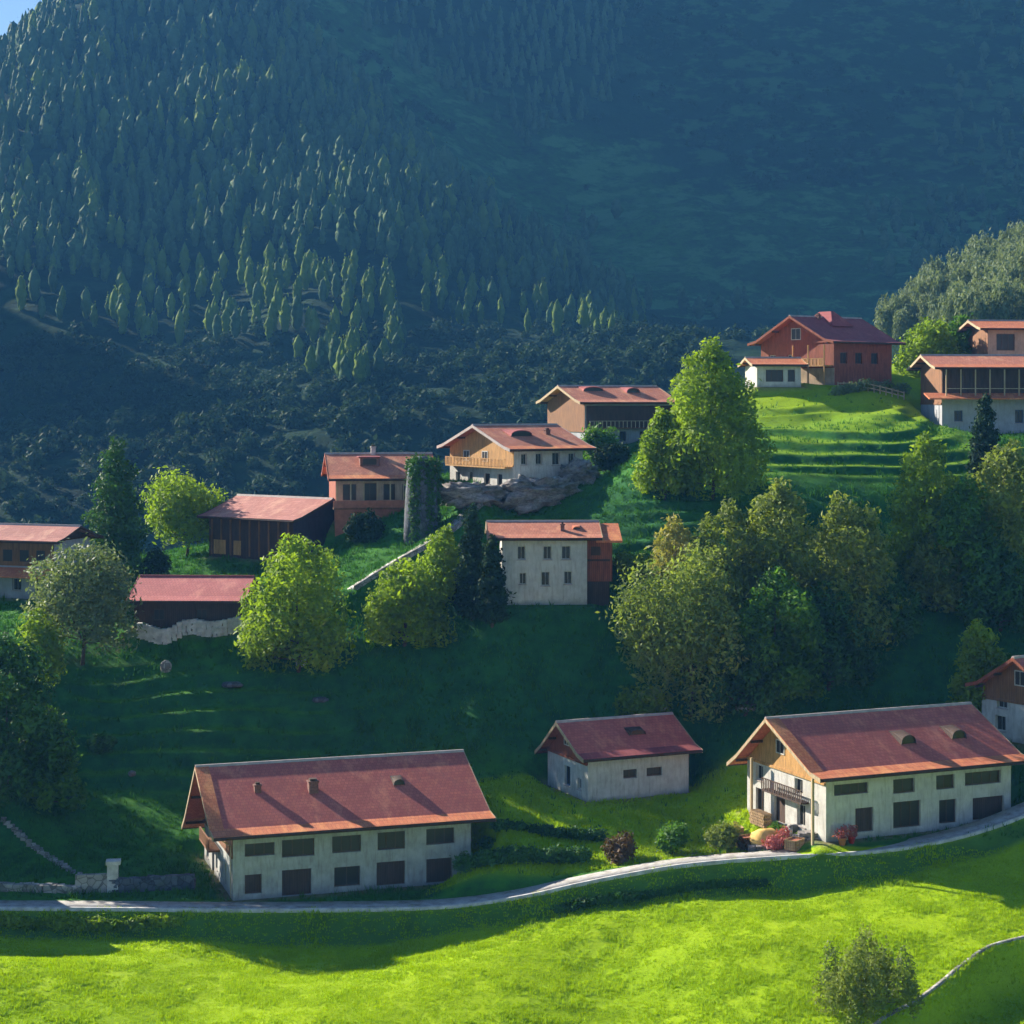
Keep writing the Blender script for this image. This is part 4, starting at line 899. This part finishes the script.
T('garden_bush', 'low dark bush on the terraces behind the left farmhouse', 101, 732, 752, 32, M['deep'], 'bush', 1200, .22, .06, 'bush')
T('barn_tree', 'broad green tree left of the road beyond the large dark tree', -75, 690, 830, 130, M['green'], 'dome', 5000, .4, D=176)  # this tree and the next are unseen, added to shade the left ground
T('barn_tree', 'second green tree left of the road behind the red-roofed barn', -130, 640, 800, 130, M['green'], 'dome', 5000, .4, D=188)

for i, (x_, y_, h_) in enumerate(((-72, 200, 17), (-84, 212, 19))):  # unseen trees, added to cast shade on the left slope
    T('tall_tree', ['tall green tree beyond the left edge, in line with the shed', 'tall green tree beyond the left edge, farthest up the slope'][i], 512 + FPX * x_ / y_, HOR - FPX * (H(x_, y_) + h_) / y_, 0, 120, M['green'], 'dome', 4500, .45, D=y_, seed=60 + i)

# hedges: long leafy rows
def hedge(name, label, pts, w, h, mat, n, leaf=.18):
    P = polyline(pts, .9); c = P[0].copy(); c.z = H(c.x, c.y); root = empty(name, c); tag(root, label, 'hedge'); lob = []
    for p in P:
        z = H(p.x, p.y) - c.z; k = random.uniform(.8, 1.2); lob.append((p.x - c.x, p.y - c.y, z + h * .4 * k, max(w / 2, .85) * k, w / 2 * random.uniform(.8, 1.2), h * .55 * k))
    V, F, t = leaf_cloud(lob, n, leaf, rng); np_mesh('foliage', V, F, mat, root, t)
    for p in P[::2]: mb = MB(); mb.tube([(p.x - c.x, p.y - c.y, H(p.x, p.y) - c.z - .2), (p.x - c.x + .1, p.y - c.y, H(p.x, p.y) - c.z + h * .5)], [.06, .03], 5); mb.build('stem', M['bark'], root)
    return root
hedge('hedge', 'dark clipped hedge row right of the left farmhouse, upper of two', [at(478,852,164.5), at(520,849,165), at(560,850,165), at(596,853,164.5)], 1.2, 1.0, M['deep'], 3500)
hedge('hedge', 'dark hedge row right of the left farmhouse, lower and broader of two', [at(468,880,160), at(500,876,160), at(540,872,160.5), at(580,868,161)], 2.2, 1.3, M['deep'], 6500)
hedge('hedge', 'ragged sunlit hedge on the bank below the road at the left edge', [at(-40,912,152.9), at(40,912,152.9), at(110,912,152.8), at(175,912,152.9)], 1.2, 1.0, M['lime'], 5500)
hedge('hedge', 'grey-green hedge running down from the hilltop lodge to the terraces', [at(836,384,250), at(852,376,252), at(880,370,254), at(905,366,256)], 1.4, 1.5, M['grey'], 3500)
hedge('hedge', 'thin dark hedge on the bank under the bend of the road', [at(560,902,153.6), at(620,890,154), at(690,876,154.2), at(760,868,153.9)], .8, .7, M['deep'], 4000, .15)

# ------------------------------------------------------------------ stones, ruins, clutter
def rock_mesh(r, sx, sy, sz, n=10, m_=7, k=1.0):
    V = []; F = []
    for i in range(m_ + 1):
        t = PI * i / m_
        for j in range(n):
            a = 2 * PI * j / n; d = np.array([math.sin(t) * math.cos(a), math.sin(t) * math.sin(a), math.cos(t)]); q = 1 + .28 * k * float(fbm(d[0] * 1.6 * k + sx * 7, (d[1] * 1.6 + d[2] * 2.3) * k + sy, 4, 3 if k == 1 else 5))
            if i in (0, m_): q = 1
            d = np.sign(d) * np.abs(d) ** .75; V.append(d * q * (sx, sy, sz))
    for i in range(m_):
        for j in range(n): F.append((i * n + j, i * n + (j + 1) % n, (i + 1) * n + (j + 1) % n, (i + 1) * n + j))
    return V, F
def rock(name, label, px, py, wpx, hpx, mat='rock', D=None, group=None, depth=None, cat='rock'):
    D = D or find_d(px, py); x = (px - 512) / FPX * D; k = D / FPX
    V, F = rock_mesh(rng, wpx * k / 2, (depth or wpx * k * .8) / 2, hpx * k * .6, *((40, 24, 2.4) if cat == 'rock face' else ())); o = np_mesh(name, V, F, M[mat])
    o.location = (x, D, H(x, D) + hpx * k * .3); o.rotation_euler = (0, 0, random.random() * .6); tag(o, label, cat, group); return o
rock('boulder', 'white boulder at the foot of the middle grove', 812, 668, 22, 13, 'whitestone')
rock('boulder', 'grey boulder right of the dark trees of the grove', 862, 628, 22, 9, 'whitestone')
rock('boulder', 'pale upright stone on the dark slope below the pink-roofed shed', 166, 672, 11, 12, 'stone')
rock('boulder', 'flat pale stone on the dark slope left of the lime tree trunk', 232, 688, 22, 5, 'slate')
rock('boulder', 'small pale stone on the slope right of the lime tree', 320, 702, 16, 5, 'slate')
rock('boulder', 'small pale stone at the foot of the lime tree', 301, 666, 11, 10, 'whitestone')
rock('boulder', 'low grey stone beside the willow trunk', 745, 712, 22, 6, 'stone')
rock('boulder', 'pale stone high on the terraces behind the left farmhouse', 132, 776, 8, 5, 'stone')
# rock faces under the golden chalet
rock('cliff', 'steep grey rock face carrying the golden chalet', 536, 520, 84, 26, 'rock', D=220.5, depth=6, cat='rock face')
rock('cliff', 'pale rock shoulder right of the golden chalet', 577, 500, 40, 26, 'rock', D=227, depth=6, cat='rock face')
rock('cliff', 'rubble-covered rock below the white wall of the golden chalet', 472, 522, 60, 20, 'rock', D=217, depth=4, cat='rock face')

# ivy tower
tx, ty = (421 - 512) / FPX * 215, 215.0; tz = H(tx, ty) - 1
tw = empty('stone_tower', (tx, ty, tz)); tag(tw, 'round stone tower overgrown with ivy between the two crest chalets', 'tower')
mb = MB(); mb.tube([(0, 0, 0), (0, 0, 3), (.05, 0, 6), (.1, 0, 8.2), (.1, 0, 9.3), (.1, 0, 9.9)], [2.0, 1.9, 1.8, 1.65, 1.2, .5], 18); mb.build('masonry', M['slate'], tw, True)
lob = [(1.6 * math.cos(a), 1.6 * math.sin(a), z_, .8, .8, 1.3) for z_ in (1.2, 3.2, 5.2, 7.2, 8.6) for a in (-1.9, -.9, .1, 1.2, 2.3)] + [(0, 0, 9.2, 1.4, 1.4, .8)]
V, F, t = leaf_cloud(lob, 9000, .22, rng); np_mesh('ivy', V, F, M['deep'], tw, t)
# plum-coloured round-headed tree beside it
T('dark_tree', 'dark round-headed tree at the right end of the long barn', 365, 512, 568, 40, M['dark_leaf'], 'dome', 3500, .26, D=219)
# rubble walls
def rubble(name, label, pts, w, h, mat='stone', cat='stone wall', seed=1):
    P = polyline(pts, .45); r = random.Random(seed); mb = MB(); c = Vector((P[0].x, P[0].y, H(P[0].x, P[0].y)))
    for p in P:
        z = H(p.x, p.y) - c.z
        for k in range(max(1, int(h / .3))):
            q = (r.uniform(.2, .34), r.uniform(.5, .6) * w, r.uniform(.15, .22)); cx, cy, cz = p.x - c.x + r.uniform(-.08, .08), p.y - c.y + r.uniform(-.06, .06), z + .05 + k * .3
            j = lambda: r.uniform(-.05, .05)
            mb.hexa([(cx + sx * q[0] + j(), cy + sy * q[1] + j(), cz + sz * q[2] + j()) for sz in (-1, 1) for sx, sy in ((-1, -1), (1, -1), (1, 1), (-1, 1))])
    o = mb.build(name, M[mat]); o.location = c; tag(o, label, cat); return o
rubble('stone_wall', 'dry stone wall along the road left of the farmhouse', [at(-20,893,158.3), at(40,891,158.5), at(78,888,158.8)], .7, .6)
rubble('stone_wall', 'whitish stone wall below the pink-roofed shed', [at(140,640,198.9), at(165,640,198.5), at(190,640,199.0), at(215,640,198.7), at(240,640,199)], .8, 1.5, 'whitestone')
rubble('stone_wall', 'low stone line slanting down the dark slope at the left', [at(4,842,169.5), at(38,858,166.5), at(72,876,163)], .4, .3)
rubble('stone_wall', 'short stone wall beneath the right farmhouse porch', [at(752,852,158.6), at(790,850,158.4), at(822,848,158)], .8, .6, 'rock')
def at_g(px, py, D=None):
    D = D or find_d(px, py); x = (px - 512) / FPX * D; return Vector((x, D, H(x, D)))
p = at_g(95, 892, 159.2)
rn = empty('ruin', p, .15); tag(rn, 'ruined pale stone hut beside the road left of the farmhouse', 'ruin')
for (nm, bx) in (('wall', (-1.6, -.2, -.5, 1.3, .25, 1.5)), ('wall', (-1.6, .25, -.5, -1.2, 2.6, 1.1)), ('pillar', (1.0, -.35, -.5, 1.9, .5, 2.3)), ('lintel', (.9, -.5, 2.303, 2.1, .6, 2.6))):
    mb = MB(); mb.box(*bx); mb.build(nm, M['whitestone' if nm in ('pillar', 'lintel') else 'stone'], rn)
rubble('stone_wall', 'dark stone wall between the ruin and the left farmhouse', [at(114,896,159.4), at(150,896,159.6), at(192,896,159.8)], .6, 1.3, 'slate', seed=4)  # stones added as a dark strip in place of the shaded road
# porch clutter by the right farmhouse: crates, pots, flowers, bench
c0 = at(826, 842, 156.5); ca, sa = math.cos(R(25)), math.sin(R(25))
def hp(x, y): X_ = c0.x + x * ca - y * sa; Y_ = c0.y + x * sa + y * ca; return Vector((X_, Y_, H(X_, Y_)))
def crate(label, x, y, s=.7, mat='crate', dz=0):
    p = hp(x, y); r = empty('crate', (p.x, p.y, p.z + dz), random.random()); tag(r, label, 'crate', 'crates by the right farmhouse')
    for nm, sy in (('side', -1), ('side', 1)):
        mb = MB(); [mb.box(-s, sy * s * .7 - .03, .05 + k * .28 * s, s, sy * s * .7 + .03, .05 + (k + .8) * .28 * s) for k in range(4)]; mb.build(nm, M[mat], r)
    for sx in (-1, 1):
        mb = MB(); [mb.box(sx * s - .03, -s * .7 + .035, .05 + k * .28 * s, sx * s + .03, s * .7 - .035, .05 + (k + .8) * .28 * s) for k in range(4)]; mb.build('end', M[mat], r)
    mb = MB(); mb.box(-s + .03, -s * .7 + .03, 0, s - .03, s * .7 - .03, s * .95); mb.build('contents', M['terracotta' if mat == 'crate' else 'yellow'], r)
crate('slatted crate nearest the porch post of the right farmhouse', -2.0, 1.6, .75)
crate('slatted crate left of the yellow heap by the right farmhouse', -3.4, 6.6, .8)
crate('slatted crate at the far end of the porch of the right farmhouse', -2.6, 10.0, .7)
def pot(label, x, y, s, leafm, mat='terracotta'):
    p = hp(x, y); r = empty('flower_pot', p); tag(r, label, 'flower pot', 'flower pots by the right farmhouse')
    mb = MB(); mb.lathe((0, 0, 0), [(.22 * s, 0), (.36 * s, .55 * s), (.40 * s, .56 * s), (.40 * s, .66 * s), (.33 * s, .66 * s), (.30 * s, .58 * s)], 12); mb.build('pot', M[mat], r, True)
    V, F, t = leaf_cloud([(0, 0, 1.0 * s, .6 * s, .6 * s, .5 * s), (.2 * s, .1, 1.3 * s, .35 * s, .35 * s, .35 * s)], 260, .13, rng); np_mesh('blossoms', V, F, M[leafm], r, t)
pot('terracotta pot of pink flowers right of the corner post', .9, -1.0, 1.0, 'pink'); pot('terracotta pot of red flowers beside the front wall corner', 1.9, -.9, .9, 'pink', 'redpaint')
pot('flower pot under the balcony by the gable door', -1.9, 3.4, 1.1, 'pink'); pot('flower pot with pale leaves left of the porch', -3.6, 8.6, 1.1, 'straw'); pot('flower pot with green leaves at the gable window', -1.6, 5.4, 1.0, 'green')
p = hp(-2.7, 4.9); o = rock('hay_heap', 'yellow heap of hay in front of the right farmhouse gable', 790, 850, 34, 26, 'yellow', D=p.y, cat='heap'); o.location = (p.x, p.y, p.z + .5)
for i in range(16):
    r_ = random.Random(i); px_ = 742 + 82 * r_.random(); py_ = 852 - 14 * r_.random(); D_ = 158.5 + 2.6 * r_.random()
    rock('stone', 'loose stone of the heap beside the right farmhouse', px_, py_, r_.uniform(7, 13), r_.uniform(5, 9), r_.choice(['rock', 'whitestone', 'stone']), D=D_, group='loose stones beside the right farmhouse')
for i, (x_, y_) in enumerate(((-3.2, 3.0), (-4.2, 5.6), (-4.8, 9.2))):
    p = hp(x_, y_); lb = ['pink flowering shrub nearest the corner of the right farmhouse', 'pink flowering shrub in the middle of the stone heap', 'dry straw-coloured shrub at the left end of the stone heap'][i]
    r = empty('flower_shrub', p); tag(r, lb, 'shrub'); V, F, t = leaf_cloud([(0, 0, .6, .8, .8, .6), (.5, .2, .5, .6, .6, .5)], 500, .15, rng)
    np_mesh('foliage', V, F, M[['pink', 'russet', 'straw'][i]], r, t); mb = MB(); mb.tube([(0, 0, -.2), (.1, 0, .6)], [.05, .02], 5); mb.build('stem', M['bark'], r)
p = hp(-.75, 8.7); wp = empty('woodpile', p, R(23)); tag(wp, 'stacked firewood against the gable wall of the right farmhouse', 'woodpile')
for i in range(5):
    for k in range(9):
        mb = MB(); mb.tube([(-.45, -1.2 + k * .27 + (i % 2) * .13, .14 + i * .24), (.35, -1.2 + k * .27 + (i % 2) * .13, .14 + i * .24)], .125, 7); mb.build('log', M['crate'], wp)
# fence by the lodge
fn = empty('fence', at_g(850, 380, 252.5)); tag(fn, 'weathered pale fence on the slope below the hilltop lodge', 'fence')
fx = [at_g(q, 380, 252.8 - abs(q - 860) * .01) - fn.location for q in range(838, 906, 6)]
for v in fx: mb = MB(); mb.box(v.x - .06, v.y - .06, v.z - .3, v.x + .06, v.y + .06, v.z + 1.15); mb.build('post', M['board'], fn)
for k in (.45, .95):
    mb = MB(); [mb.bar(a + Vector((0, -.09, k)), b_ + Vector((0, -.09, k)), .05, .14) for a, b_ in zip(fx[:-1], fx[1:])]; mb.build('rail', M['board'], fn)

# ------------------------------------------------------------------ far forest
def far_tree_mesh(r, h, w, kind, nseg=10, nring=9):
    if kind == 'scrub':
        V, F, t = leaf_cloud([(0, 0, .42, .36, .36, .40), (.2, .1, .3, .3, .3, .3), (-.22, -.1, .34, .3, .3, .3), (0, -.2, .3, .3, .28, .3)], 170, .13, r); V[:, 2] = np.maximum(V[:, 2], 0); return V, F
    V = []; F = []
    for i in range(nring + 1):
        t = i / nring
        if kind == 'cone': rad = .5 * (1 - t) ** .75 * (1 + .16 * (-1) ** i) * (1 if i else .5)
        else: rad = .5 * math.sin(PI * min(1, t * .94 + .06)) ** .6 * (1 + .10 * r.normal())
        for j in range(nseg):
            a = 2 * PI * j / nseg; q = rad * (1 + .17 * r.normal()); V.append((math.cos(a) * q, math.sin(a) * q, .05 + .95 * t + r.normal() * .018))
    for i in range(nring):
        for j in range(nseg): F.append((i * nseg + j, i * nseg + (j + 1) % nseg, (i + 1) * nseg + (j + 1) % nseg, (i + 1) * nseg + j))
    k = len(V)
    if kind == 'cone': lob = [(0, 0, .12 + .84 * t, .54 * (1 - .9 * t), .54 * (1 - .9 * t), .08) for t in np.linspace(0, 1, 8)]
    else: lob = [(0, 0, .52, .46, .46, .44)]
    V2, F2, t = leaf_cloud(lob, 70, .10, r, drop=.3, shell=.85); V2[:, 2] = np.maximum(V2[:, 2], 0)
    return np.concatenate([np.array(V), V2]), np.concatenate([np.array(F), F2 + k])
def inpoly(x, y, poly):
    c = np.zeros(len(x), bool)
    for (x0, y0), (x1, y1) in zip(poly, poly[1:] + poly[:1]):
        c ^= ((y0 > y) != (y1 > y)) & (x < (x1 - x0) * (y - y0) / (y1 - y0 + 1e-9) + x0)
    return c
def spots(x0, x1, y0, y1, step, seed, keep):
    r = np.random.default_rng(seed); X, Y = np.meshgrid(np.arange(x0, x1, step), np.arange(y0, y1, step))
    X = (X + (r.random(X.shape) - .5) * step * .9).ravel(); Y = (Y + (r.random(Y.shape) - .5) * step * .9).ravel()
    m = np.abs(X / Y) < .31; X, Y = X[m], Y[m]; Z = height(X, Y); px = 512 + FPX * X / Y; py = HOR - FPX * Z / Y
    m = keep(px, py, X, Y, r); return np.stack([X, Y, Z, px, py], 1)[m]
A_ = [(-60,60),(-60,-80),(290,-80),(310,40),(380,95),(450,180),(560,255),(650,310),(640,330),(560,300),(420,270),(300,255),(120,262),(-60,300)]
B_ = [(330,-60),(640,-60),(610,110),(530,150),(470,105),(400,70),(340,20)]
SA = spots(-330, 60, 640, 1130, 6.7, 1, lambda px, py, X, Y, r: inpoly(px, py, A_) & (r.random(len(px)) < .9))
SB = spots(-120, 120, 1000, 1330, 7.5, 2, lambda px, py, X, Y, r: inpoly(px, py, B_) & (r.random(len(px)) < .8))
L_ = [(-40,262),(120,262),(300,255),(420,280),(640,330),(600,345),(420,320),(385,400),(330,395),(250,350),(150,345),(60,330),(-40,330)]
SL = spots(-240, 60, 560, 860, 8.5, 4, lambda px, py, X, Y, r: inpoly(px, py, L_) & (r.random(len(px)) < .75))
S5 = spots(-260, 330, 440, 1250, 6.3, 5, lambda px, py, X, Y, r: ((py > 335) & (px < 700) & (r.random(len(px)) < .8)) | ~inpoly(px, py, A_) & ~inpoly(px, py, B_) & ~inpoly(px, py, L_) & (px > -60) & (px < 1080) & (fbm(X * .012, Y * .012, 9, 3) > -.1) & (r.random(len(px)) < .55) & ~((px > 480) & (px < 860) & (py > 190) & (py < 330)) & (r.random(len(px)) < .7))
cand = [(s, 'far_lime' if random.random() < .16 else 'far', 'cone' if random.random() < .5 else 'oval', 9 + 8 * random.random() ** 1.4, .30 + .12 * random.random()) for s in SA]
cand += [(s, 'far', 'cone', 11 + 3 * random.random(), .42) for s in SB]
cand += [(s, random.choice(['far_lime', 'far_lime', 'far']), 'oval', 8 + 6 * random.random(), .30) for s in SL]
S6 = spots(30, 360, 850, 1350, 12, 6, lambda px, py, X, Y, r: ~inpoly(px, py, B_) & (px < 1080) & (fbm(X * .01, Y * .008, 19, 3) > .05) & (r.random(len(px)) < .7))
cand += [(s, 'far_dark', 'scrub', 3.5 + 5.5 * random.random() ** 1.6, 1.05) for s in S5] + [(s, 'far', random.choice(['oval', 'cone']), 6 + 6 * random.random(), .5) for s in S6]
cand = [c for c in cand if -10 < c[0][3] < 1034 and c[0][4] > -10]
cand.sort(key=lambda c: -(c[3] * c[3] * (c[4] + .3)) / c[0][1] ** 2)
single, mass = cand[:300], cand[300:]
rr = np.random.default_rng(5)
protos = {}
for mt in ('far', 'far_lime', 'far_dark'):
    for kd in ('cone', 'oval', 'scrub'):
        for q in range(4):
            V, F = far_tree_mesh(rr, 1.0, 1.0, kd); protos[mt, kd, q] = (V, F)
meshes = {}
FOREST_TXT = {('far', 'cone'): ('conifer', 'dark narrow conifer in the hazy forest on the far mountain', 'conifers on the far mountain'),
              ('far', 'oval'): ('forest_tree', 'dark rounded tree on the hazy far mountainside', 'rounded trees on the far mountainside'),
              ('far_dark', 'scrub'): ('forest_bush', 'dark low bush on the hazy valley side below the far forest', 'bushes on the valley side'),
              ('far_lime', 'cone'): ('conifer', 'yellow-green narrow conifer in the hazy forest on the far mountain', 'lighter conifers on the far mountain'),
              ('far_lime', 'oval'): ('poplar', 'slim sunlit yellow-green tree in the far mountain forest', 'yellow-green trees in the mountain forest')}
for i, (s, mt, kd, h, wr) in enumerate(single):
    q = i % 4; key = (mt, kd, q)
    nm, lb, gp = FOREST_TXT[mt, kd]
    if key not in meshes:
        V, F = protos[key]; V = V.copy(); o = np_mesh(nm, V, F, M[mt], tone=rr.random(len(F)), smooth=True); meshes[key] = o
    else:
        o = meshes[key].copy(); COL.objects.link(o)
    o.location = (s[0], s[1], s[2] - .3); o.scale = (h * wr, h * wr, h); o.rotation_euler = (0, 0, 2.4 * i); tag(o, lb, 'tree', gp)
def mass_mesh(name, lst, label, cat):
    VV = []; FF = []; TT = []; MI = []; k = 0; mats = ['far', 'far_lime', 'far_dark']
    for i, (s, mt, kd, h, wr) in enumerate(lst):
        V, F = protos[mt, kd, i % 4]; a = 2.4 * i; c, sn = math.cos(a), math.sin(a)
        W_ = np.stack([(V[:, 0] * c - V[:, 1] * sn) * h * wr + s[0], (V[:, 0] * sn + V[:, 1] * c) * h * wr + s[1], V[:, 2] * h + s[2] - .3], 1)
        VV.append(W_); FF.append(F + k); k += len(V); TT.append(rr.random(len(F)) * .5 + rr.random() * .5); MI.append(np.full(len(F), mats.index(mt)))
    o = np_mesh(name, np.concatenate(VV), np.concatenate(FF), [M[m] for m in mats], tone=np.concatenate(TT), smooth=True, mi=np.concatenate(MI))
    tag(o, label, cat, kind='stuff'); return o
mass_mesh('forest', mass, 'hazy dark forest covering the far mountainside', 'forest')
# nearer wooded ridge behind the lodge
def keep_ridge(px, py, X, Y, r): return (px > 868) & (px < 1060) & (py > 200) & (py < 345)
SR = spots(60, 135, 350, 470, 4.3, 8, keep_ridge)
rp = []
for q in range(4):
    r = np.random.default_rng(90 + q); lob = [(0, 0, .55, .3, .3, .38)]
    for i in range(8): a = 2.4 * i; t = (i + .5) / 8; lob.append((math.cos(a) * .22, math.sin(a) * .22, .25 + .6 * t, .17, .17, .16))
    V, F, tone = leaf_cloud(lob, 900, .055, r); rp.append((V, F, tone))
protoR = []
for i, s in enumerate(SR):
    if i < 4: V, F, tone = rp[i]; o = np_mesh('ridge_tree', V, F, M['far_grey'], tone=tone); protoR.append(o)
    else: o = protoR[i % 4].copy(); COL.objects.link(o)
    h = 7 + 5 * random.random() ** 1.5; o.location = (s[0], s[1], s[2] - .4); o.scale = (h * .62, h * .62, h * 1.1); o.rotation_euler = (0, 0, 2.4 * i)
    tag(o, 'pale grey-green tree on the wooded ridge behind the lodge and guesthouse', 'tree', 'trees on the wooded ridge at the right')
print("counts", len(SA), len(SB), len(SL), len(S5), len(SR))

# ------------------------------------------------------------------ grass
def grass(name, label, n, region, hh, mat, seed):
    r = np.random.default_rng(seed); x0, x1, y0, y1 = region
    Y = y0 + (y1 - y0) * r.random(n * 2); X = x0 + (x1 - x0) * r.random(n * 2)
    k = (np.abs(X / Y) < .30) & (vnoise(X * .8, Y * .8, seed) + .5 * vnoise(X * 3, Y * 3, seed) > r.random(len(X)) * .9 - .55)
    d, s_, rz = line_field(X, Y, ROAD); k &= d > .95 + .5 * np.random.default_rng(3).random(len(X))
    if name == 'hillside_grass': k &= ~((X > 18) & (X < 58) & (Y > 214) & (np.random.default_rng(4).random(len(X)) < .75)); k &= ~((X > -47) & (X < -16) & (Y > 180) & (Y < 196) & (np.random.default_rng(5).random(len(X)) < .75)); k &= ~((X > 22) & (Y > 236) & (np.random.default_rng(2).random(len(X)) < .8)); k &= ~((X > -6) & (X < 27) & (Y < 178) & (np.random.default_rng(1).random(len(X)) < .93))
    for (cx, cy, yaw, L, W, zp, mg) in PADS:
        c, sn = math.cos(yaw), math.sin(yaw); u = (X - cx) * c + (Y - cy) * sn; v = -(X - cx) * sn + (Y - cy) * c
        k &= ~((u > -.3) & (u < L + .3) & (v > -.3) & (v < W + .3))
    X, Y = X[k][:n], Y[k][:n]; n = len(X); Z = height(X, Y); V = []; 
    h = hh * (.5 + r.random(n)) * (1 + .8 * np.clip(vnoise(X * .5, Y * .5, 5) * 2, -.5, 1))
    out = []
    for b in range(4):
        a = r.random(n) * 6.283; w = .035 + .03 * r.random(n); ox = (r.random(n) - .5) * .35; oy = (r.random(n) - .5) * .35
        lx = (r.random(n) - .5) * h * 1.1; ly = (r.random(n) - .5) * h * 1.1; q = h * (.6 + .6 * r.random(n))
        p0 = np.stack([X + ox - np.cos(a) * w, Y + oy - np.sin(a) * w, Z - .04], 1); p1 = np.stack([X + ox + np.cos(a) * w, Y + oy + np.sin(a) * w, Z - .04], 1)
        p2 = np.stack([X + ox + lx, Y + oy + ly, Z + q], 1); out.append(np.stack([p0, p1, p2], 1))
    V = np.concatenate(out).reshape(-1, 3); F = np.arange(len(V)).reshape(-1, 3)
    o = np_mesh(name, V, F, mat, tone=r.random(len(F))); tag(o, label, 'grass', kind='stuff')
grass('meadow_grass', 'short bright grass of the front meadow', 70000, (-48, 48, 127, 156), .13, M['blade'], 31)
grass('garden_grass', 'bright grass on the sunlit rise around the cottage', 12000, (-7, 27, 158.5, 179), .22, M['blade'], 33)
grass('hillside_grass', 'longer dark grass tufts on the village slope', 60000, (-62, 66, 157, 250), .34, M['blade_dark'], 32)

# ------------------------------------------------------------------ air
zt_ = max(v.co.z for v in far.data.vertices); zb_ = min(v.co.z for v in far.data.vertices); print('terrain', zb_, zt_)
hz = MB(); hz.box(-1050, -30, zb_ - 1, 950, 1950, zt_ + 15)
m = bpy.data.materials.new("valley_haze"); m.use_nodes = True; nt = m.node_tree; nt.nodes.remove(nt.nodes["Principled BSDF"])
pv = nt.nodes.new("ShaderNodeVolumePrincipled"); pv.inputs["Color"].default_value = (0.13, 0.45, 1.0, 1); pv.inputs["Density"].default_value = 0.00017; pv.inputs["Anisotropy"].default_value = 0.0
nt.links.new(pv.outputs[0], nt.nodes["Material Output"].inputs["Volume"])
hzo = hz.build('haze', m); hzo['kind'] = 'stuff'; hzo['label'] = 'bluish valley haze'
